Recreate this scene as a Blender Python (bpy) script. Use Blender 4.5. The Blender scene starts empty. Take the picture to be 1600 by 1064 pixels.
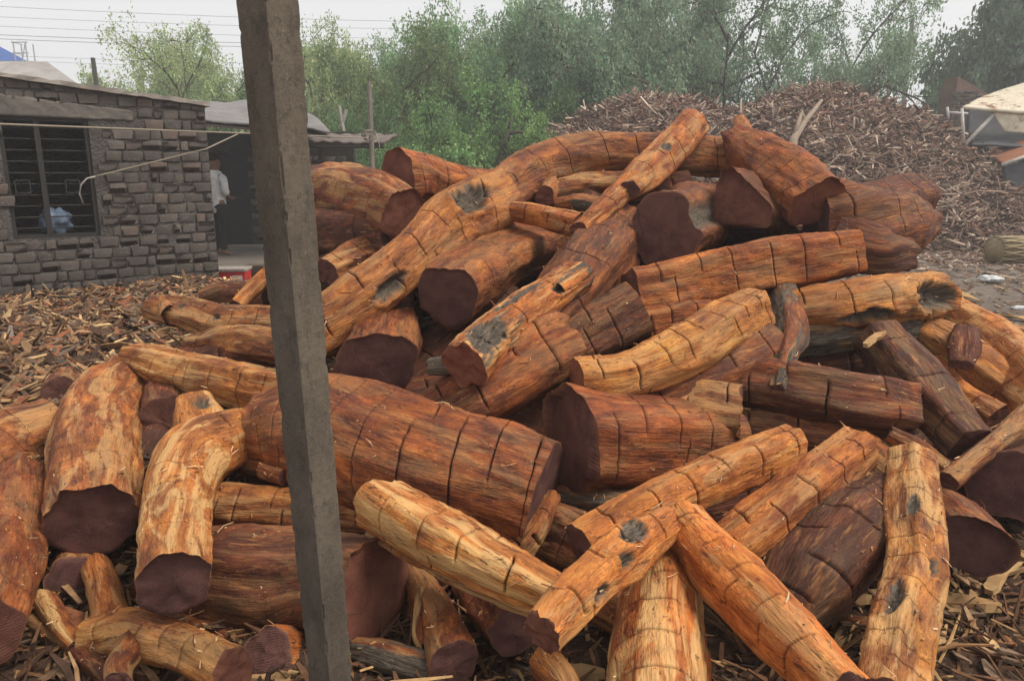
import bpy, math, random
import numpy as np
from mathutils import Vector, Matrix

S = bpy.context.scene
COL = S.collection
RNG = np.random.RandomState(7)
random.seed(7)

# ---------------------------------------------------------------- camera, sky, sun, exposure
CAMZ = 1.5
PITCH = math.radians(12.6)
CP, SP = math.cos(PITCH), math.sin(PITCH)
F = 1155.0
cam_d = bpy.data.cameras.new('camera')
cam_d.sensor_width = 36.0
cam_d.lens = 36.0 * F / 1600.0
cam_d.clip_start = 0.05
cam_d.clip_end = 3000
cam = bpy.data.objects.new('camera', cam_d)
cam.location = (0, 0, CAMZ)
cam.rotation_euler = (math.radians(90) - PITCH, 0, 0)
COL.objects.link(cam)
S.camera = cam

SUN_EL, SUN_AZ = math.radians(55), math.radians(100)     # azimuth clockwise from +Y
w = bpy.data.worlds.new('World')
S.world = w
w.use_nodes = True
wn, wl = w.node_tree.nodes, w.node_tree.links
wn.clear()
wo = wn.new('ShaderNodeOutputWorld')
bg = wn.new('ShaderNodeBackground')
sky = wn.new('ShaderNodeTexSky')
sky.sky_type = 'NISHITA'
sky.sun_disc = False
sky.sun_elevation = SUN_EL
sky.sun_rotation = SUN_AZ
sky.dust_density = 4.0
hs = wn.new('ShaderNodeHueSaturation')
hs.inputs['Saturation'].default_value = 0.10
mixw = wn.new('ShaderNodeMix'); mixw.data_type = 'RGBA'
mixw.inputs[0].default_value = 0.72
mixw.inputs[7].default_value = (10.2, 10.2, 10.25, 1)
wl.new(sky.outputs[0], hs.inputs['Color'])
wl.new(hs.outputs[0], mixw.inputs[6])
wl.new(mixw.outputs[2], bg.inputs[0])
bg.inputs[1].default_value = 0.09
wl.new(bg.outputs[0], wo.inputs[0])

sd = bpy.data.lights.new('sun', 'SUN')
sd.energy = 3.0
sd.angle = math.radians(24)
sd.color = (1.0, 0.92, 0.80)
so = bpy.data.objects.new('sun', sd)
sdir = Vector((math.sin(SUN_AZ) * math.cos(SUN_EL), math.cos(SUN_AZ) * math.cos(SUN_EL), math.sin(SUN_EL)))
so.rotation_euler = sdir.to_track_quat('Z', 'Y').to_euler()
so.location = (20, 5, 30)
COL.objects.link(so)

S.view_settings.view_transform = 'Standard'
S.view_settings.look = 'None'
S.view_settings.gamma = 1.0
S.view_settings.use_curve_mapping = False
S.view_settings.exposure = 0.22
S.render.engine = 'CYCLES'
S.cycles.max_bounces = 6
S.cycles.diffuse_bounces = 3
S.cycles.glossy_bounces = 2
S.cycles.volume_bounces = 2
S.cycles.transparent_max_bounces = 6
S.cycles.use_denoising = True

# ---------------------------------------------------------------- helpers
def P(x, y, d):
    """point seen at photo pixel (x, y) of 1600x1064, d metres along the optical axis"""
    u = (x - 800) / F * d
    v = (y - 532) / F * d
    return Vector((u, d * CP - v * SP, CAMZ - d * SP - v * CP))

def ground_at(x, y, z=0.0):
    v = (y - 532) / F
    d = (CAMZ - z) / (SP + v * CP)
    return P(x, y, d)

def D(x, y):
    """depth of the sloping face of the log heap"""
    k = np.interp(x, [0, 450, 600, 1350, 1600], [.2, .40, .49, .49, .28])
    v = (y - 532) / F
    return (CAMZ + k * 1.9) / (k * (CP - v * SP) + SP + v * CP)

def tag(o, label=None, cat=None, group=None, kind=None):
    if label: o['label'] = label
    if cat: o['category'] = cat
    if group: o['group'] = group
    if kind: o['kind'] = kind
    return o

def link(name, me, mats=None, parent=None, loc=None):
    o = bpy.data.objects.new(name, me)
    COL.objects.link(o)
    if mats is not None and me is not None and len(me.materials) == 0:
        for m in (mats if isinstance(mats, (list, tuple)) else [mats]):
            me.materials.append(m)
    if parent: o.parent = parent
    if loc is not None: o.location = loc
    return o

def empty(name, loc=(0, 0, 0), rz=0.0):
    o = bpy.data.objects.new(name, None)
    o.empty_display_size = 0.2
    COL.objects.link(o)
    o.location = loc
    o.rotation_euler = (0, 0, rz)
    return o

def np_mesh(name, V, Fq, smooth=True, attrs=None, Ft=None):
    """V (n,3); Fq (m,4) quads; Ft (k,3) tris"""
    me = bpy.data.meshes.new(name)
    V = np.asarray(V, np.float32)
    Fq = np.zeros((0, 4), np.int32) if Fq is None else np.asarray(Fq, np.int32)
    Ft = np.zeros((0, 3), np.int32) if Ft is None else np.asarray(Ft, np.int32)
    me.vertices.add(len(V)); me.vertices.foreach_set('co', V.ravel())
    nl = Fq.size + Ft.size
    me.loops.add(nl)
    me.loops.foreach_set('vertex_index', np.concatenate([Fq.ravel(), Ft.ravel()]).astype(np.int32))
    npoly = len(Fq) + len(Ft)
    me.polygons.add(npoly)
    st = np.concatenate([np.arange(len(Fq)) * 4, len(Fq) * 4 + np.arange(len(Ft)) * 3]).astype(np.int32)
    me.polygons.foreach_set('loop_start', st)
    me.polygons.foreach_set('use_smooth', np.full(npoly, bool(smooth)))
    me.update(calc_edges=True)
    for k, a in (attrs or {}).items():
        at = me.attributes.new(k, 'FLOAT_VECTOR', 'POINT')
        at.data.foreach_set('vector', np.asarray(a, np.float32).ravel())
    me.validate()
    return me

class MB:
    """collects boxes, bars, prisms into one mesh"""
    def __init__(s): s.v, s.f = [], []
    def add(s, V, Fc):
        n = len(s.v); s.v += [tuple(v) for v in V]; s.f += [tuple(i + n for i in f) for f in Fc]
        return s
    def box(s, c, size, M=None):
        c = Vector(c); h = Vector(size) / 2
        V = [Vector((sx * h.x, sy * h.y, sz * h.z)) for sz in (-1, 1) for sy in (-1, 1) for sx in (-1, 1)]
        if M is not None: V = [M @ v for v in V]
        return s.add([v + c for v in V], [(0, 2, 3, 1), (4, 5, 7, 6), (0, 1, 5, 4), (2, 6, 7, 3), (0, 4, 6, 2), (1, 3, 7, 5)])
    def tube(s, pts, r, n=6):
        pts = [Vector(p) for p in pts]
        rs = r if isinstance(r, (list, tuple)) else [r] * len(pts)
        base = len(s.v); up = Vector((0.13, 0.21, 1)).normalized()
        for i, p in enumerate(pts):
            t = (pts[min(i + 1, len(pts) - 1)] - pts[max(i - 1, 0)]).normalized()
            a = t.cross(up)
            if a.length < .1: a = t.cross(Vector((1, 0, 0)))
            a.normalize(); b = t.cross(a)
            for k in range(n):
                th = 2 * math.pi * k / n
                s.v.append(tuple(p + (a * math.cos(th) + b * math.sin(th)) * rs[i]))
        for i in range(len(pts) - 1):
            for k in range(n):
                k2 = (k + 1) % n
                s.f.append((base + i * n + k, base + i * n + k2, base + (i + 1) * n + k2, base + (i + 1) * n + k))
        s.f.append(tuple(base + k for k in reversed(range(n))))
        e = base + (len(pts) - 1) * n
        s.f.append(tuple(e + k for k in range(n)))
        return s
    def slab(s, quad, th):
        """thick sheet from four corners"""
        q = [Vector(p) for p in quad]
        nrm = (q[1] - q[0]).cross(q[3] - q[0]).normalized() * th
        return s.add(q + [p + nrm for p in q], [(0, 3, 2, 1), (4, 5, 6, 7), (0, 1, 5, 4), (1, 2, 6, 5), (2, 3, 7, 6), (3, 0, 4, 7)])
    def build(s, name, mat, parent=None, smooth=False, loc=None):
        me = bpy.data.meshes.new(name)
        me.from_pydata(s.v, [], s.f)
        if smooth: me.polygons.foreach_set('use_smooth', [True] * len(me.polygons))
        me.update()
        return link(name, me, mat, parent, loc)

def smst(a, b, x):
    t = np.clip((x - a) / (b - a), 0, 1); return t * t * (3 - 2 * t)

def _h(ix, iy, iz, seed):
    h = (ix * 374761393 + iy * 668265263 + iz * 2147483647 + seed * 1274126177) & 0xffffffff
    h = ((h ^ (h >> 13)) * 1274126177) & 0xffffffff
    h = ((h ^ (h >> 16)) * 2246822519) & 0xffffffff
    return ((h ^ (h >> 15)) & 0xffffff) / float(0xffffff)

def vnoise(p, seed=0):
    p = np.asarray(p, np.float64)
    i = np.floor(p).astype(np.int64); f = p - i
    u = f * f * (3 - 2 * f)
    r = 0
    for dx in (0, 1):
        wx = u[..., 0] if dx else 1 - u[..., 0]
        for dy in (0, 1):
            wy = u[..., 1] if dy else 1 - u[..., 1]
            for dz in (0, 1):
                wz = u[..., 2] if dz else 1 - u[..., 2]
                r = r + wx * wy * wz * _h(i[..., 0] + dx, i[..., 1] + dy, i[..., 2] + dz, seed)
    return r

def fbm(p, seed=0, o=3):
    a, s, t = 0, 1.0, 0
    p = np.asarray(p, np.float64)
    for k in range(o):
        a = a + s * vnoise(p * (2 ** k) + 17.3 * k, seed + k); t += s; s *= .5
    return a / t

# ---------------------------------------------------------------- materials
def mat(name):
    m = bpy.data.materials.new(name); m.use_nodes = True
    nt = m.node_tree; nt.nodes.clear()
    out = nt.nodes.new('ShaderNodeOutputMaterial')
    b = nt.nodes.new('ShaderNodeBsdfPrincipled')
    nt.links.new(b.outputs[0], out.inputs[0])
    b.inputs['Roughness'].default_value = .85
    b.inputs['Specular IOR Level'].default_value = .25
    return m, nt, b

class N:
    def __init__(s, nt): s.nt = nt
    def n(s, t, **k):
        x = s.nt.nodes.new(t)
        for a, b in k.items(): setattr(x, a, b)
        return x
    def l(s, a, b): s.nt.links.new(a, b)
    def attr(s, name):
        x = s.n('ShaderNodeAttribute'); x.attribute_name = name; return x.outputs['Vector']
    def sep(s, v):
        x = s.n('ShaderNodeSeparateXYZ'); s.l(v, x.inputs[0]); return x.outputs
    def scale(s, v, sc):
        x = s.n('ShaderNodeVectorMath', operation='MULTIPLY'); s.l(v, x.inputs[0]); x.inputs[1].default_value = sc; return x.outputs[0]
    def noise(s, v, scale=1, detail=4, rough=.55, dist=0):
        x = s.n('ShaderNodeTexNoise'); s.l(v, x.inputs['Vector'])
        x.inputs['Scale'].default_value = scale; x.inputs['Detail'].default_value = detail
        x.inputs['Roughness'].default_value = rough; x.inputs['Distortion'].default_value = dist
        return x.outputs['Fac']
    def m(s, op, a, b=0.0, c=None, clamp=False):
        x = s.n('ShaderNodeMath', operation=op); x.use_clamp = clamp
        for i, q in enumerate((a, b) if c is None else (a, b, c)):
            if isinstance(q, (int, float)): x.inputs[i].default_value = q
            else: s.l(q, x.inputs[i])
        return x.outputs[0]
    def rng(s, v, a, b, c=0.0, d=1.0):
        x = s.n('ShaderNodeMapRange'); x.clamp = True
        s.l(v, x.inputs[0])
        for i, q in enumerate((a, b, c, d)): x.inputs[i + 1].default_value = q
        return x.outputs[0]
    def mix(s, f, a, b):
        x = s.n('ShaderNodeMix', data_type='RGBA')
        for i, q in ((0, f), (6, a), (7, b)):
            if isinstance(q, (int, float)): x.inputs[i].default_value = q
            elif isinstance(q, tuple): x.inputs[i].default_value = (*q, 1) if len(q) == 3 else q
            else: s.l(q, x.inputs[i])
        return x.outputs[2]
    def bump(s, h, strength, dist, bsdf, prev=None):
        x = s.n('ShaderNodeBump'); x.inputs['Strength'].default_value = strength
        x.inputs['Distance'].default_value = dist; s.l(h, x.inputs['Height'])
        if prev is not None: s.l(prev, x.inputs['Normal'])
        if bsdf is not None: s.l(x.outputs[0], bsdf.inputs['Normal'])
        return x.outputs[0]
    def obj(s):
        return s.n('ShaderNodeTexCoord').outputs['Object']
    def pos(s):
        return s.n('ShaderNodeNewGeometry').outputs['Position']

def plain(name, col, col2=None, sc=6, rough=.85, metal=0, bump=.3, bd=.01, detail=6, coord='obj', stretch=(1, 1, 1)):
    m, nt, b = mat(name); n = N(nt)
    co = n.scale(n.obj() if coord == 'obj' else n.pos(), stretch)
    f = n.noise(co, sc, detail, .6)
    n.l(n.mix(n.rng(f, .3, .7), col, col2 or tuple(c * .6 for c in col)), b.inputs['Base Color'])
    b.inputs['Roughness'].default_value = rough; b.inputs['Metallic'].default_value = metal
    f2 = n.noise(co, sc * 6, 4, .6)
    n.bump(f2, bump, bd, b)
    return m

def wood_material():
    m, nt, b = mat('hewn_wood'); n = N(nt)
    g = n.attr('g'); t = n.sep(n.attr('t')); k = n.sep(n.attr('m'))
    tone, pale, barkf = t[0], t[1], t[2]
    grain = n.noise(n.scale(g, (120, 120, 7)), 1, 5, .6)
    fib = n.noise(n.scale(g, (320, 320, 14)), 1, 3, .6)
    streak = n.noise(n.scale(g, (17, 17, 3.6)), 1, 5, .65, 1.0)
    patch = n.noise(n.scale(g, (7, 7, 4.5)), 1, 5, .65, 1.2)
    chipn = n.noise(n.scale(g, (34, 34, 11)), 1, 4, .65)
    speck = n.noise(n.scale(g, (90, 90, 45)), 1, 2, .5)
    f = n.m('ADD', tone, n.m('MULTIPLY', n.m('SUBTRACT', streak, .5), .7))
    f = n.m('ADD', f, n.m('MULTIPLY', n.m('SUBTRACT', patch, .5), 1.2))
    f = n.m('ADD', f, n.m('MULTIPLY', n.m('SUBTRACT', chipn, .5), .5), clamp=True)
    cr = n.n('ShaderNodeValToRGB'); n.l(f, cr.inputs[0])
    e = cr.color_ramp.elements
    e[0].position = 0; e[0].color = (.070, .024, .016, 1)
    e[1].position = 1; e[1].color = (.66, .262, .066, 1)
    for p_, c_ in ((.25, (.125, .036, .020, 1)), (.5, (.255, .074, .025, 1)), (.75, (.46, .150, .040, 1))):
        x = e.new(p_); x.color = c_
    col = cr.outputs[0]
    # flakes where the axe has taken the bark off
    fv = n.n('ShaderNodeTexVoronoi', feature='F1'); fv.inputs['Randomness'].default_value = 1
    wv = n.n('ShaderNodeVectorMath', operation='ADD'); n.l(n.scale(g, (24, 24, 8)), wv.inputs[0])
    wn_ = n.n('ShaderNodeTexNoise'); n.l(n.scale(g, (30, 30, 12)), wn_.inputs['Vector']); wn_.inputs['Detail'].default_value = 3
    ws = n.n('ShaderNodeVectorMath', operation='SCALE'); n.l(wn_.outputs['Color'], ws.inputs[0]); ws.inputs['Scale'].default_value = 2.2
    n.l(ws.outputs[0], wv.inputs[1]); n.l(wv.outputs[0], fv.inputs['Vector']); fv.inputs['Scale'].default_value = 1
    fc = n.sep(fv.outputs['Color'])
    fx = n.n('ShaderNodeVectorMath', operation='SCALE'); n.l(col, fx.inputs[0]); n.l(n.rng(fc[0], 0, 1, .68, 1.30), fx.inputs['Scale'])
    col = fx.outputs[0]
    rnd = n.n('ShaderNodeObjectInfo').outputs['Random']
    tint = n.mix(rnd, (.95, .84, .70), (.84, .98, .90))
    tm = n.n('ShaderNodeVectorMath', operation='MULTIPLY'); n.l(col, tm.inputs[0]); n.l(tint, tm.inputs[1]); col = tm.outputs[0]
    # pale sapwood left on the outside
    pf = n.m('MULTIPLY', n.rng(n.noise(n.scale(g, (13, 13, 2.6)), 1, 5, .6, .8), .48, .57), n.m('MULTIPLY', pale, 1.25, clamp=True))
    col = n.mix(n.m('MULTIPLY', pf, .85), col, (.62, .38, .155))
    # dark fibres and specks
    col = n.mix(n.rng(grain, .42, .30, 0, .55), col, (.07, .022, .012))
    col = n.mix(n.rng(speck, .70, .76, 0, .5), col, (.03, .012, .008))
    dash = n.noise(n.scale(g, (80, 80, 22)), 1, 3, .6)
    dz = n.rng(n.noise(n.scale(g, (10, 10, 5)), 1, 3), .35, .65, .71, .60)
    col = n.mix(n.m('MULTIPLY', n.m('GREATER_THAN', dash, dz), .62), col, (.035, .014, .010))
    hi = n.noise(n.scale(g, (50, 50, 9)), 1, 4, .65)
    col = n.mix(n.m('MULTIPLY', n.rng(hi, .56, .70), .38), col, (.56, .26, .085))
    # bark remains
    bf = n.rng(n.m('ADD', n.noise(n.scale(g, (9, 9, 2.5)), 1, 5, .6), barkf), .78, .84)
    bf = n.m('MAXIMUM', bf, k[1])
    bcol = n.mix(n.rng(n.noise(n.scale(g, (70, 70, 14)), 1, 5, .75, 1.5), .36, .68), (.022, .017, .013), (.17, .13, .095))
    col = n.mix(bf, col, bcol)
    # saw kerfs
    col = n.mix(n.m('MULTIPLY', k[0], .9), col, (.035, .013, .009))
    # sawdust specks
    dust = n.noise(n.scale(g, (150, 150, 150)), 1, 1, .4)
    dmask = n.rng(n.noise(n.scale(g, (6, 6, 6)), 1, 2), .45, .65, .79, .735)
    dd = n.m('GREATER_THAN', dust, dmask)
    col = n.mix(n.m('MULTIPLY', dd, .6), col, (.62, .46, .32))
    n.l(col, b.inputs['Base Color'])
    b.inputs['Roughness'].default_value = .68
    n.l(n.rng(patch, .35, .7, .62, .85), b.inputs['Roughness'])
    b0 = n.bump(fc[0], .35, .006, None)
    b1 = n.bump(chipn, .7, .018, None, b0)
    b2 = n.bump(grain, .8, .007, None, b1)
    n.bump(fib, .5, .002, b, b2)
    return m

def cut_material():
    m, nt, b = mat('cut_end_wood'); n = N(nt)
    g = n.attr('g'); t = n.sep(n.attr('t')); k = n.sep(n.attr('m'))
    rr = k[0]; red = t[0]
    nz = n.noise(g, 9, 5, .65)
    fine = n.noise(g, 120, 3, .6)
    ring = n.n('ShaderNodeTexWave', wave_type='BANDS', bands_direction='X')
    v = n.n('ShaderNodeCombineXYZ'); n.l(n.m('ADD', rr, n.m('MULTIPLY', nz, .35)), v.inputs[0]); n.l(v.outputs[0], ring.inputs[0])
    ring.inputs['Scale'].default_value = 5; ring.inputs['Distortion'].default_value = 1.5
    col = n.mix(n.rng(nz, .3, .7), (.040, .017, .017), (.082, .034, .030))
    col = n.mix(n.m('MULTIPLY', ring.outputs['Fac'], .38), col, (.125, .052, .042))
    hot = n.mix(n.rng(nz, .35, .65), (.15, .042, .026), (.30, .105, .05))
    col = n.mix(red, col, hot)
    sc = n.noise(n.scale(g, (25, 90, 25)), 1, 4, .6)
    col = n.mix(n.rng(sc, .62, .72, 0, .35), col, (.17, .09, .07))
    rim = n.rng(n.m('ADD', rr, n.m('MULTIPLY', n.m('SUBTRACT', nz, .5), .05)), .955, .985)
    col = n.mix(n.m('MULTIPLY', rim, .55), col, (.24, .105, .045))
    gs = n.sep(g)
    saw = n.n('ShaderNodeTexWave', wave_type='BANDS', bands_direction='X'); sv = n.n('ShaderNodeCombineXYZ')
    n.l(n.m('ADD', n.m('MULTIPLY', gs[0], 1.0), n.m('MULTIPLY', gs[1], .45)), sv.inputs[0]); n.l(n.m('MULTIPLY', gs[1], .3), sv.inputs[1]); n.l(sv.outputs[0], saw.inputs[0])
    saw.inputs['Scale'].default_value = 38; saw.inputs['Distortion'].default_value = 3.5; saw.inputs['Detail'].default_value = 3
    col = n.mix(n.m('MULTIPLY', n.m('MULTIPLY', saw.outputs['Fac'], n.rng(nz, .4, .65)), .42), col, (.16, .080, .066))
    vor = n.n('ShaderNodeTexVoronoi', feature='DISTANCE_TO_EDGE'); n.l(n.scale(g, (1, 1, 1)), vor.inputs['Vector']); vor.inputs['Scale'].default_value = 7
    crk = n.m('MULTIPLY', n.rng(vor.outputs['Distance'], .012, .004), n.rng(n.noise(g, 5, 2), .5, .6))
    col = n.mix(n.m('MULTIPLY', crk, .7), col, (.012, .006, .006))
    dst = n.m('GREATER_THAN', n.noise(g, 170, 1), .76)
    col = n.mix(n.m('MULTIPLY', dst, .35), col, (.40, .27, .18))
    n.l(col, b.inputs['Base Color'])
    b.inputs['Roughness'].default_value = .8
    n.bump(saw.outputs['Fac'], .25, .003, b)
    b1 = n.bump(fine, .4, .002, None)
    b2 = n.bump(saw.outputs['Fac'], .3, .003, None, b1)
    n.bump(nz, .5, .02, b, b2)
    return m

def chip_material(name='bark_chips'):
    m, nt, b = mat(name); n = N(nt)
    c = n.attr('c')
    f = n.noise(n.scale(n.pos(), (40, 40, 40)), 1, 4, .6)
    x = n.n('ShaderNodeVectorMath', operation='SCALE'); n.l(c, x.inputs[0]); n.l(n.rng(f, .25, .75, .55, 1.35), x.inputs['Scale'])
    n.l(x.outputs[0], b.inputs['Base Color'])
    n.bump(f, .5, .004, b)
    return m

WOOD = wood_material()
CUT = cut_material()
CHIP = chip_material()
# ---------------------------------------------------------------- ground, heap core, bark mound
def mound_h(X, Y):
    def cone(cx, cy, H, ax, ay, rnd):
        ax = np.where(X > cx, ax * (1.32 if cx > 6 else 1), ax)
        d = np.sqrt(((X - cx) * ax) ** 2 + ((Y - cy) * ay) ** 2)
        return H - np.sqrt(d * d + rnd * rnd) + rnd
    h = np.maximum(cone(8.0, 19.4, 3.45, .54, 1.0, 1.5), cone(4.0, 19.6, 3.30, .60, 1.0, 1.2))
    p = np.stack([X, Y, X * 0], -1)
    h = h + (fbm(p * .9, 5, 3) - .5) * .7 + (fbm(p * 3.1, 8, 2) - .5) * .22
    return h

def litter_h(X, Y):
    """low chip litter left of the heap"""
    p = np.stack([X, Y, X * 0], -1)
    f = smst(-.3, -1.2, X) * smst(9.6, 8.6, Y + .35 * (X + 3)) * smst(2.0, 3.0, Y)
    return f * (.04 + .26 * fbm(p * .8, 31, 3))

def core_h(X, Y):
    up = .47 * (Y - 2.75); down = .8 * (6.9 - Y)
    h = np.minimum(np.minimum(up, 1.12), down)
    fx = smst(-2.1, -.9, X + .0 * Y) * smst(2.9, 1.7, X)
    Xw = X + (fbm(np.stack([X, Y, X * 0], -1) * .9, 55, 4) - .5) * 2.2
    lo = np.clip(.2 * (Y - 2.5), .035, .35) * smst(7.0, 5.5, Y) * smst(-3.4, -2.2, Xw) * smst(2.9, 1.9, Xw)
    p = np.stack([X, Y, X * 0], -1)
    return np.maximum(h * fx, lo) + (fbm(p * 3, 77, 3) - .55) * .12

def ground_h(X, Y):
    p = np.stack([X, Y, X * 0], -1)
    return (fbm(p * 1.3, 3, 4) - .5) * .07 + (fbm(p * 9, 4, 2) - .5) * .018

def dirt_material():
    m, nt, b = mat('trodden_earth'); n = N(nt)
    p = n.pos()
    a = n.noise(p, .8, 5, .6); c = n.noise(p, 9, 6, .7); d = n.noise(n.scale(p, (1, 1, 1)), 55, 4, .7)
    col = n.mix(n.rng(a, .35, .65), (.105, .082, .066), (.18, .15, .125))
    col = n.mix(n.rng(c, .45, .62, 0, .6), col, (.075, .05, .038))
    col = n.mix(n.rng(d, .58, .66, 0, .7), col, (.30, .20, .13))
    n.l(col, b.inputs['Base Color']); b.inputs['Roughness'].default_value = .95
    b1 = n.bump(c, .5, .03, None); n.bump(d, .5, .01, b, b1)
    return m
DIRT = dirt_material()

def litter_base_material():
    m, nt, b = mat('rotten_bark_mulch'); n = N(nt)
    p = n.pos()
    c = n.noise(p, 14, 6, .7); d = n.noise(p, 60, 4, .7)
    col = n.mix(n.rng(c, .35, .65), (.035, .02, .014), (.11, .062, .038))
    col = n.mix(n.rng(d, .55, .65, 0, .6), col, (.20, .11, .06))
    n.l(col, b.inputs['Base Color']); b.inputs['Roughness'].default_value = .95
    b1 = n.bump(c, .8, .04, None); n.bump(d, .6, .012, b, b1)
    return m
MULCH = litter_base_material()

def grid_mesh(name, x0, x1, y0, y1, nx, ny, hf, cut=None):
    X, Y = np.meshgrid(np.linspace(x0, x1, nx), np.linspace(y0, y1, ny), indexing='xy')
    Z = hf(X, Y)
    i = np.arange(nx * ny).reshape(ny, nx)
    q = np.stack([i[:-1, :-1], i[:-1, 1:], i[1:, 1:], i[1:, :-1]], -1).reshape(-1, 4)
    if cut is not None:
        keep = (Z.ravel()[q] > cut).any(1)
        q = q[keep]
    V = np.stack([X, Y, Z], -1).reshape(-1, 3)
    used = np.unique(q); mp = np.zeros(len(V), int); mp[used] = np.arange(len(used))
    return np_mesh(name, V[used], mp[q], True)

# ground: one sheet, fine near the camera, coarse out to the horizon
def ground_mesh():
    ax = np.concatenate([-np.geomspace(16, 900, 14)[::-1], np.linspace(-15.6, 17, 220), np.geomspace(17.5, 900, 14)])
    ay = np.concatenate([[-60, -20, -8], np.linspace(-4, 26, 230), np.geomspace(27, 1500, 16)])
    X, Y = np.meshgrid(ax, ay, indexing='xy')
    Z = ground_h(X, Y) * smst(30, 20, np.abs(Y)) * smst(24, 16, np.abs(X))
    i = np.arange(X.size).reshape(X.shape)
    q = np.stack([i[:-1, :-1], i[:-1, 1:], i[1:, 1:], i[1:, :-1]], -1).reshape(-1, 4)
    return np_mesh('ground', np.stack([X, Y, Z], -1).reshape(-1, 3), q, True)
g_ = link('ground', ground_mesh(), DIRT)
tag(g_, 'bare grey brown trodden earth of the wood yard', 'ground', kind='structure')
m_ = link('heap_core', grid_mesh('heap_core', -3.6, 3.8, .9, 7.2, 110, 100, core_h, -.03), MULCH)  # unseen core added under the logs to stop light through gaps
tag(m_, 'bark mulch and an added hidden core stopping light under the log heap', 'ground', kind='structure')
l_ = link('litter_bed', grid_mesh('litter_bed', -8, -.2, 1.8, 10.4, 120, 120, litter_h, .004), MULCH)
tag(l_, 'bed of rotten bark under the chip litter on the left', 'ground', kind='structure')
mo = link('mound_slope', grid_mesh('mound_slope', -2.5, 19, 13, 26, 170, 110, mound_h, -.05), MULCH)
tag(mo, 'slope of the tall bark mound behind the logs', 'terrain', kind='structure')

# ---------------------------------------------------------------- chips
def chip_cols(n, rs, pal):
    """pal: list of (weight, colour)"""
    w_ = np.array([p[0] for p in pal]); w_ = w_ / w_.sum()
    i = rs.choice(len(pal), n, p=w_)
    c = np.array([p[1] for p in pal])[i]
    return c * rs.uniform(.6, 1.35, (n, 1))

PAL_MOUND = [(5, (.22, .140, .104)), (3.5, (.085, .050, .040)), (5, (.30, .205, .158)), (3, (.44, .33, .25)), (2, (.21, .10, .065)), (1.2, (.58, .48, .38))]
PAL_LEFT = [(5, (.19, .105, .056)), (4, (.08, .044, .028)), (3.4, (.31, .18, .09)), (1.6, (.48, .32, .16)), (2, (.15, .115, .09)), (1.8, (.24, .09, .042))]

def chips(name, pos, nrm, rs, Lr, Wr, Tr, pal, tilt=.35, bend=.25, mid=True, jitter=1):
    n = len(pos)
    L = rs.uniform(0, 1, n) ** 2 * (Lr[1] - Lr[0]) + Lr[0]
    W_ = rs.uniform(*Wr, n); T_ = rs.uniform(*Tr, n)
    W_ = np.minimum(W_, L * .55)
    th = rs.uniform(0, 2 * np.pi, n)
    nr = nrm + rs.normal(0, tilt, (n, 3)); nr /= np.linalg.norm(nr, axis=1)[:, None]
    d0 = np.stack([np.cos(th), np.sin(th), rs.normal(0, .1, n)], 1)
    d = d0 - (d0 * nr).sum(1)[:, None] * nr; d /= np.linalg.norm(d, axis=1)[:, None]
    b = np.cross(nr, d)
    bn = rs.normal(0, bend, n) * L; sk = rs.normal(0, .15, n) * L
    secs = ((-.5, .55), (-.05, 1.0), (.5, .35)) if mid else ((-.5, .8), (.5, .6))
    V = []
    for (f, wf) in secs:
        wj = wf * rs.uniform(.5, 1.2, n)
        cpt = pos + d * (L * f)[:, None] + nr * (bn * (0.25 - f * f))[:, None] + b * (sk * (f * f))[:, None]
        for (sb, sn) in ((-1, -1), (1, -1), (1, 1), (-1, 1)):
            V.append(cpt + b * (sb * W_ * .5 * wj)[:, None] + nr * (sn * T_ * .5)[:, None])
    V = np.stack(V, 1)
    ns = len(secs); Fq = []
    for i in range(ns - 1):
        for k in range(4):
            k2 = (k + 1) % 4
            Fq.append((i * 4 + k, i * 4 + k2, i * 4 + 4 + k2, i * 4 + 4 + k))
    Fq += [(3, 2, 1, 0), (ns * 4 - 4, ns * 4 - 3, ns * 4 - 2, ns * 4 - 1)]
    Fq = np.array(Fq)
    Q = (Fq[None] + (np.arange(n) * ns * 4)[:, None, None]).reshape(-1, 4)
    c = np.repeat(chip_cols(n, rs, pal), ns * 4, 0)
    return np_mesh(name, V.reshape(-1, 3), Q, False, {'c': c})

def surf_normals(hf, X, Y, e=.05):
    zx = (hf(X + e, Y) - hf(X - e, Y)) / (2 * e); zy = (hf(X, Y + e) - hf(X, Y - e)) / (2 * e)
    n_ = np.stack([-zx, -zy, np.ones_like(zx)], -1)
    return n_ / np.linalg.norm(n_, axis=-1)[..., None]

rs = np.random.RandomState(11)
n_ = 60000
X = rs.uniform(-2, 18, n_); Y = rs.uniform(14, 20.5, n_); Z = mound_h(X, Y)
keep = Z > 0.0
X, Y, Z = X[keep][:27000], Y[keep][:27000], Z[keep][:27000]
nn = surf_normals(mound_h, X, Y, .2)
me = chips('bark_mound', np.stack([X, Y, Z + rs.uniform(.0, .08, len(X))], 1), nn, rs, (.14, .95), (.022, .075), (.008, .03), PAL_MOUND, tilt=.7, mid=False)
o = link('bark_mound', me, CHIP); tag(o, 'tall mound of stripped bark and wood waste behind the log heap', 'bark mound', kind='stuff')

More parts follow.
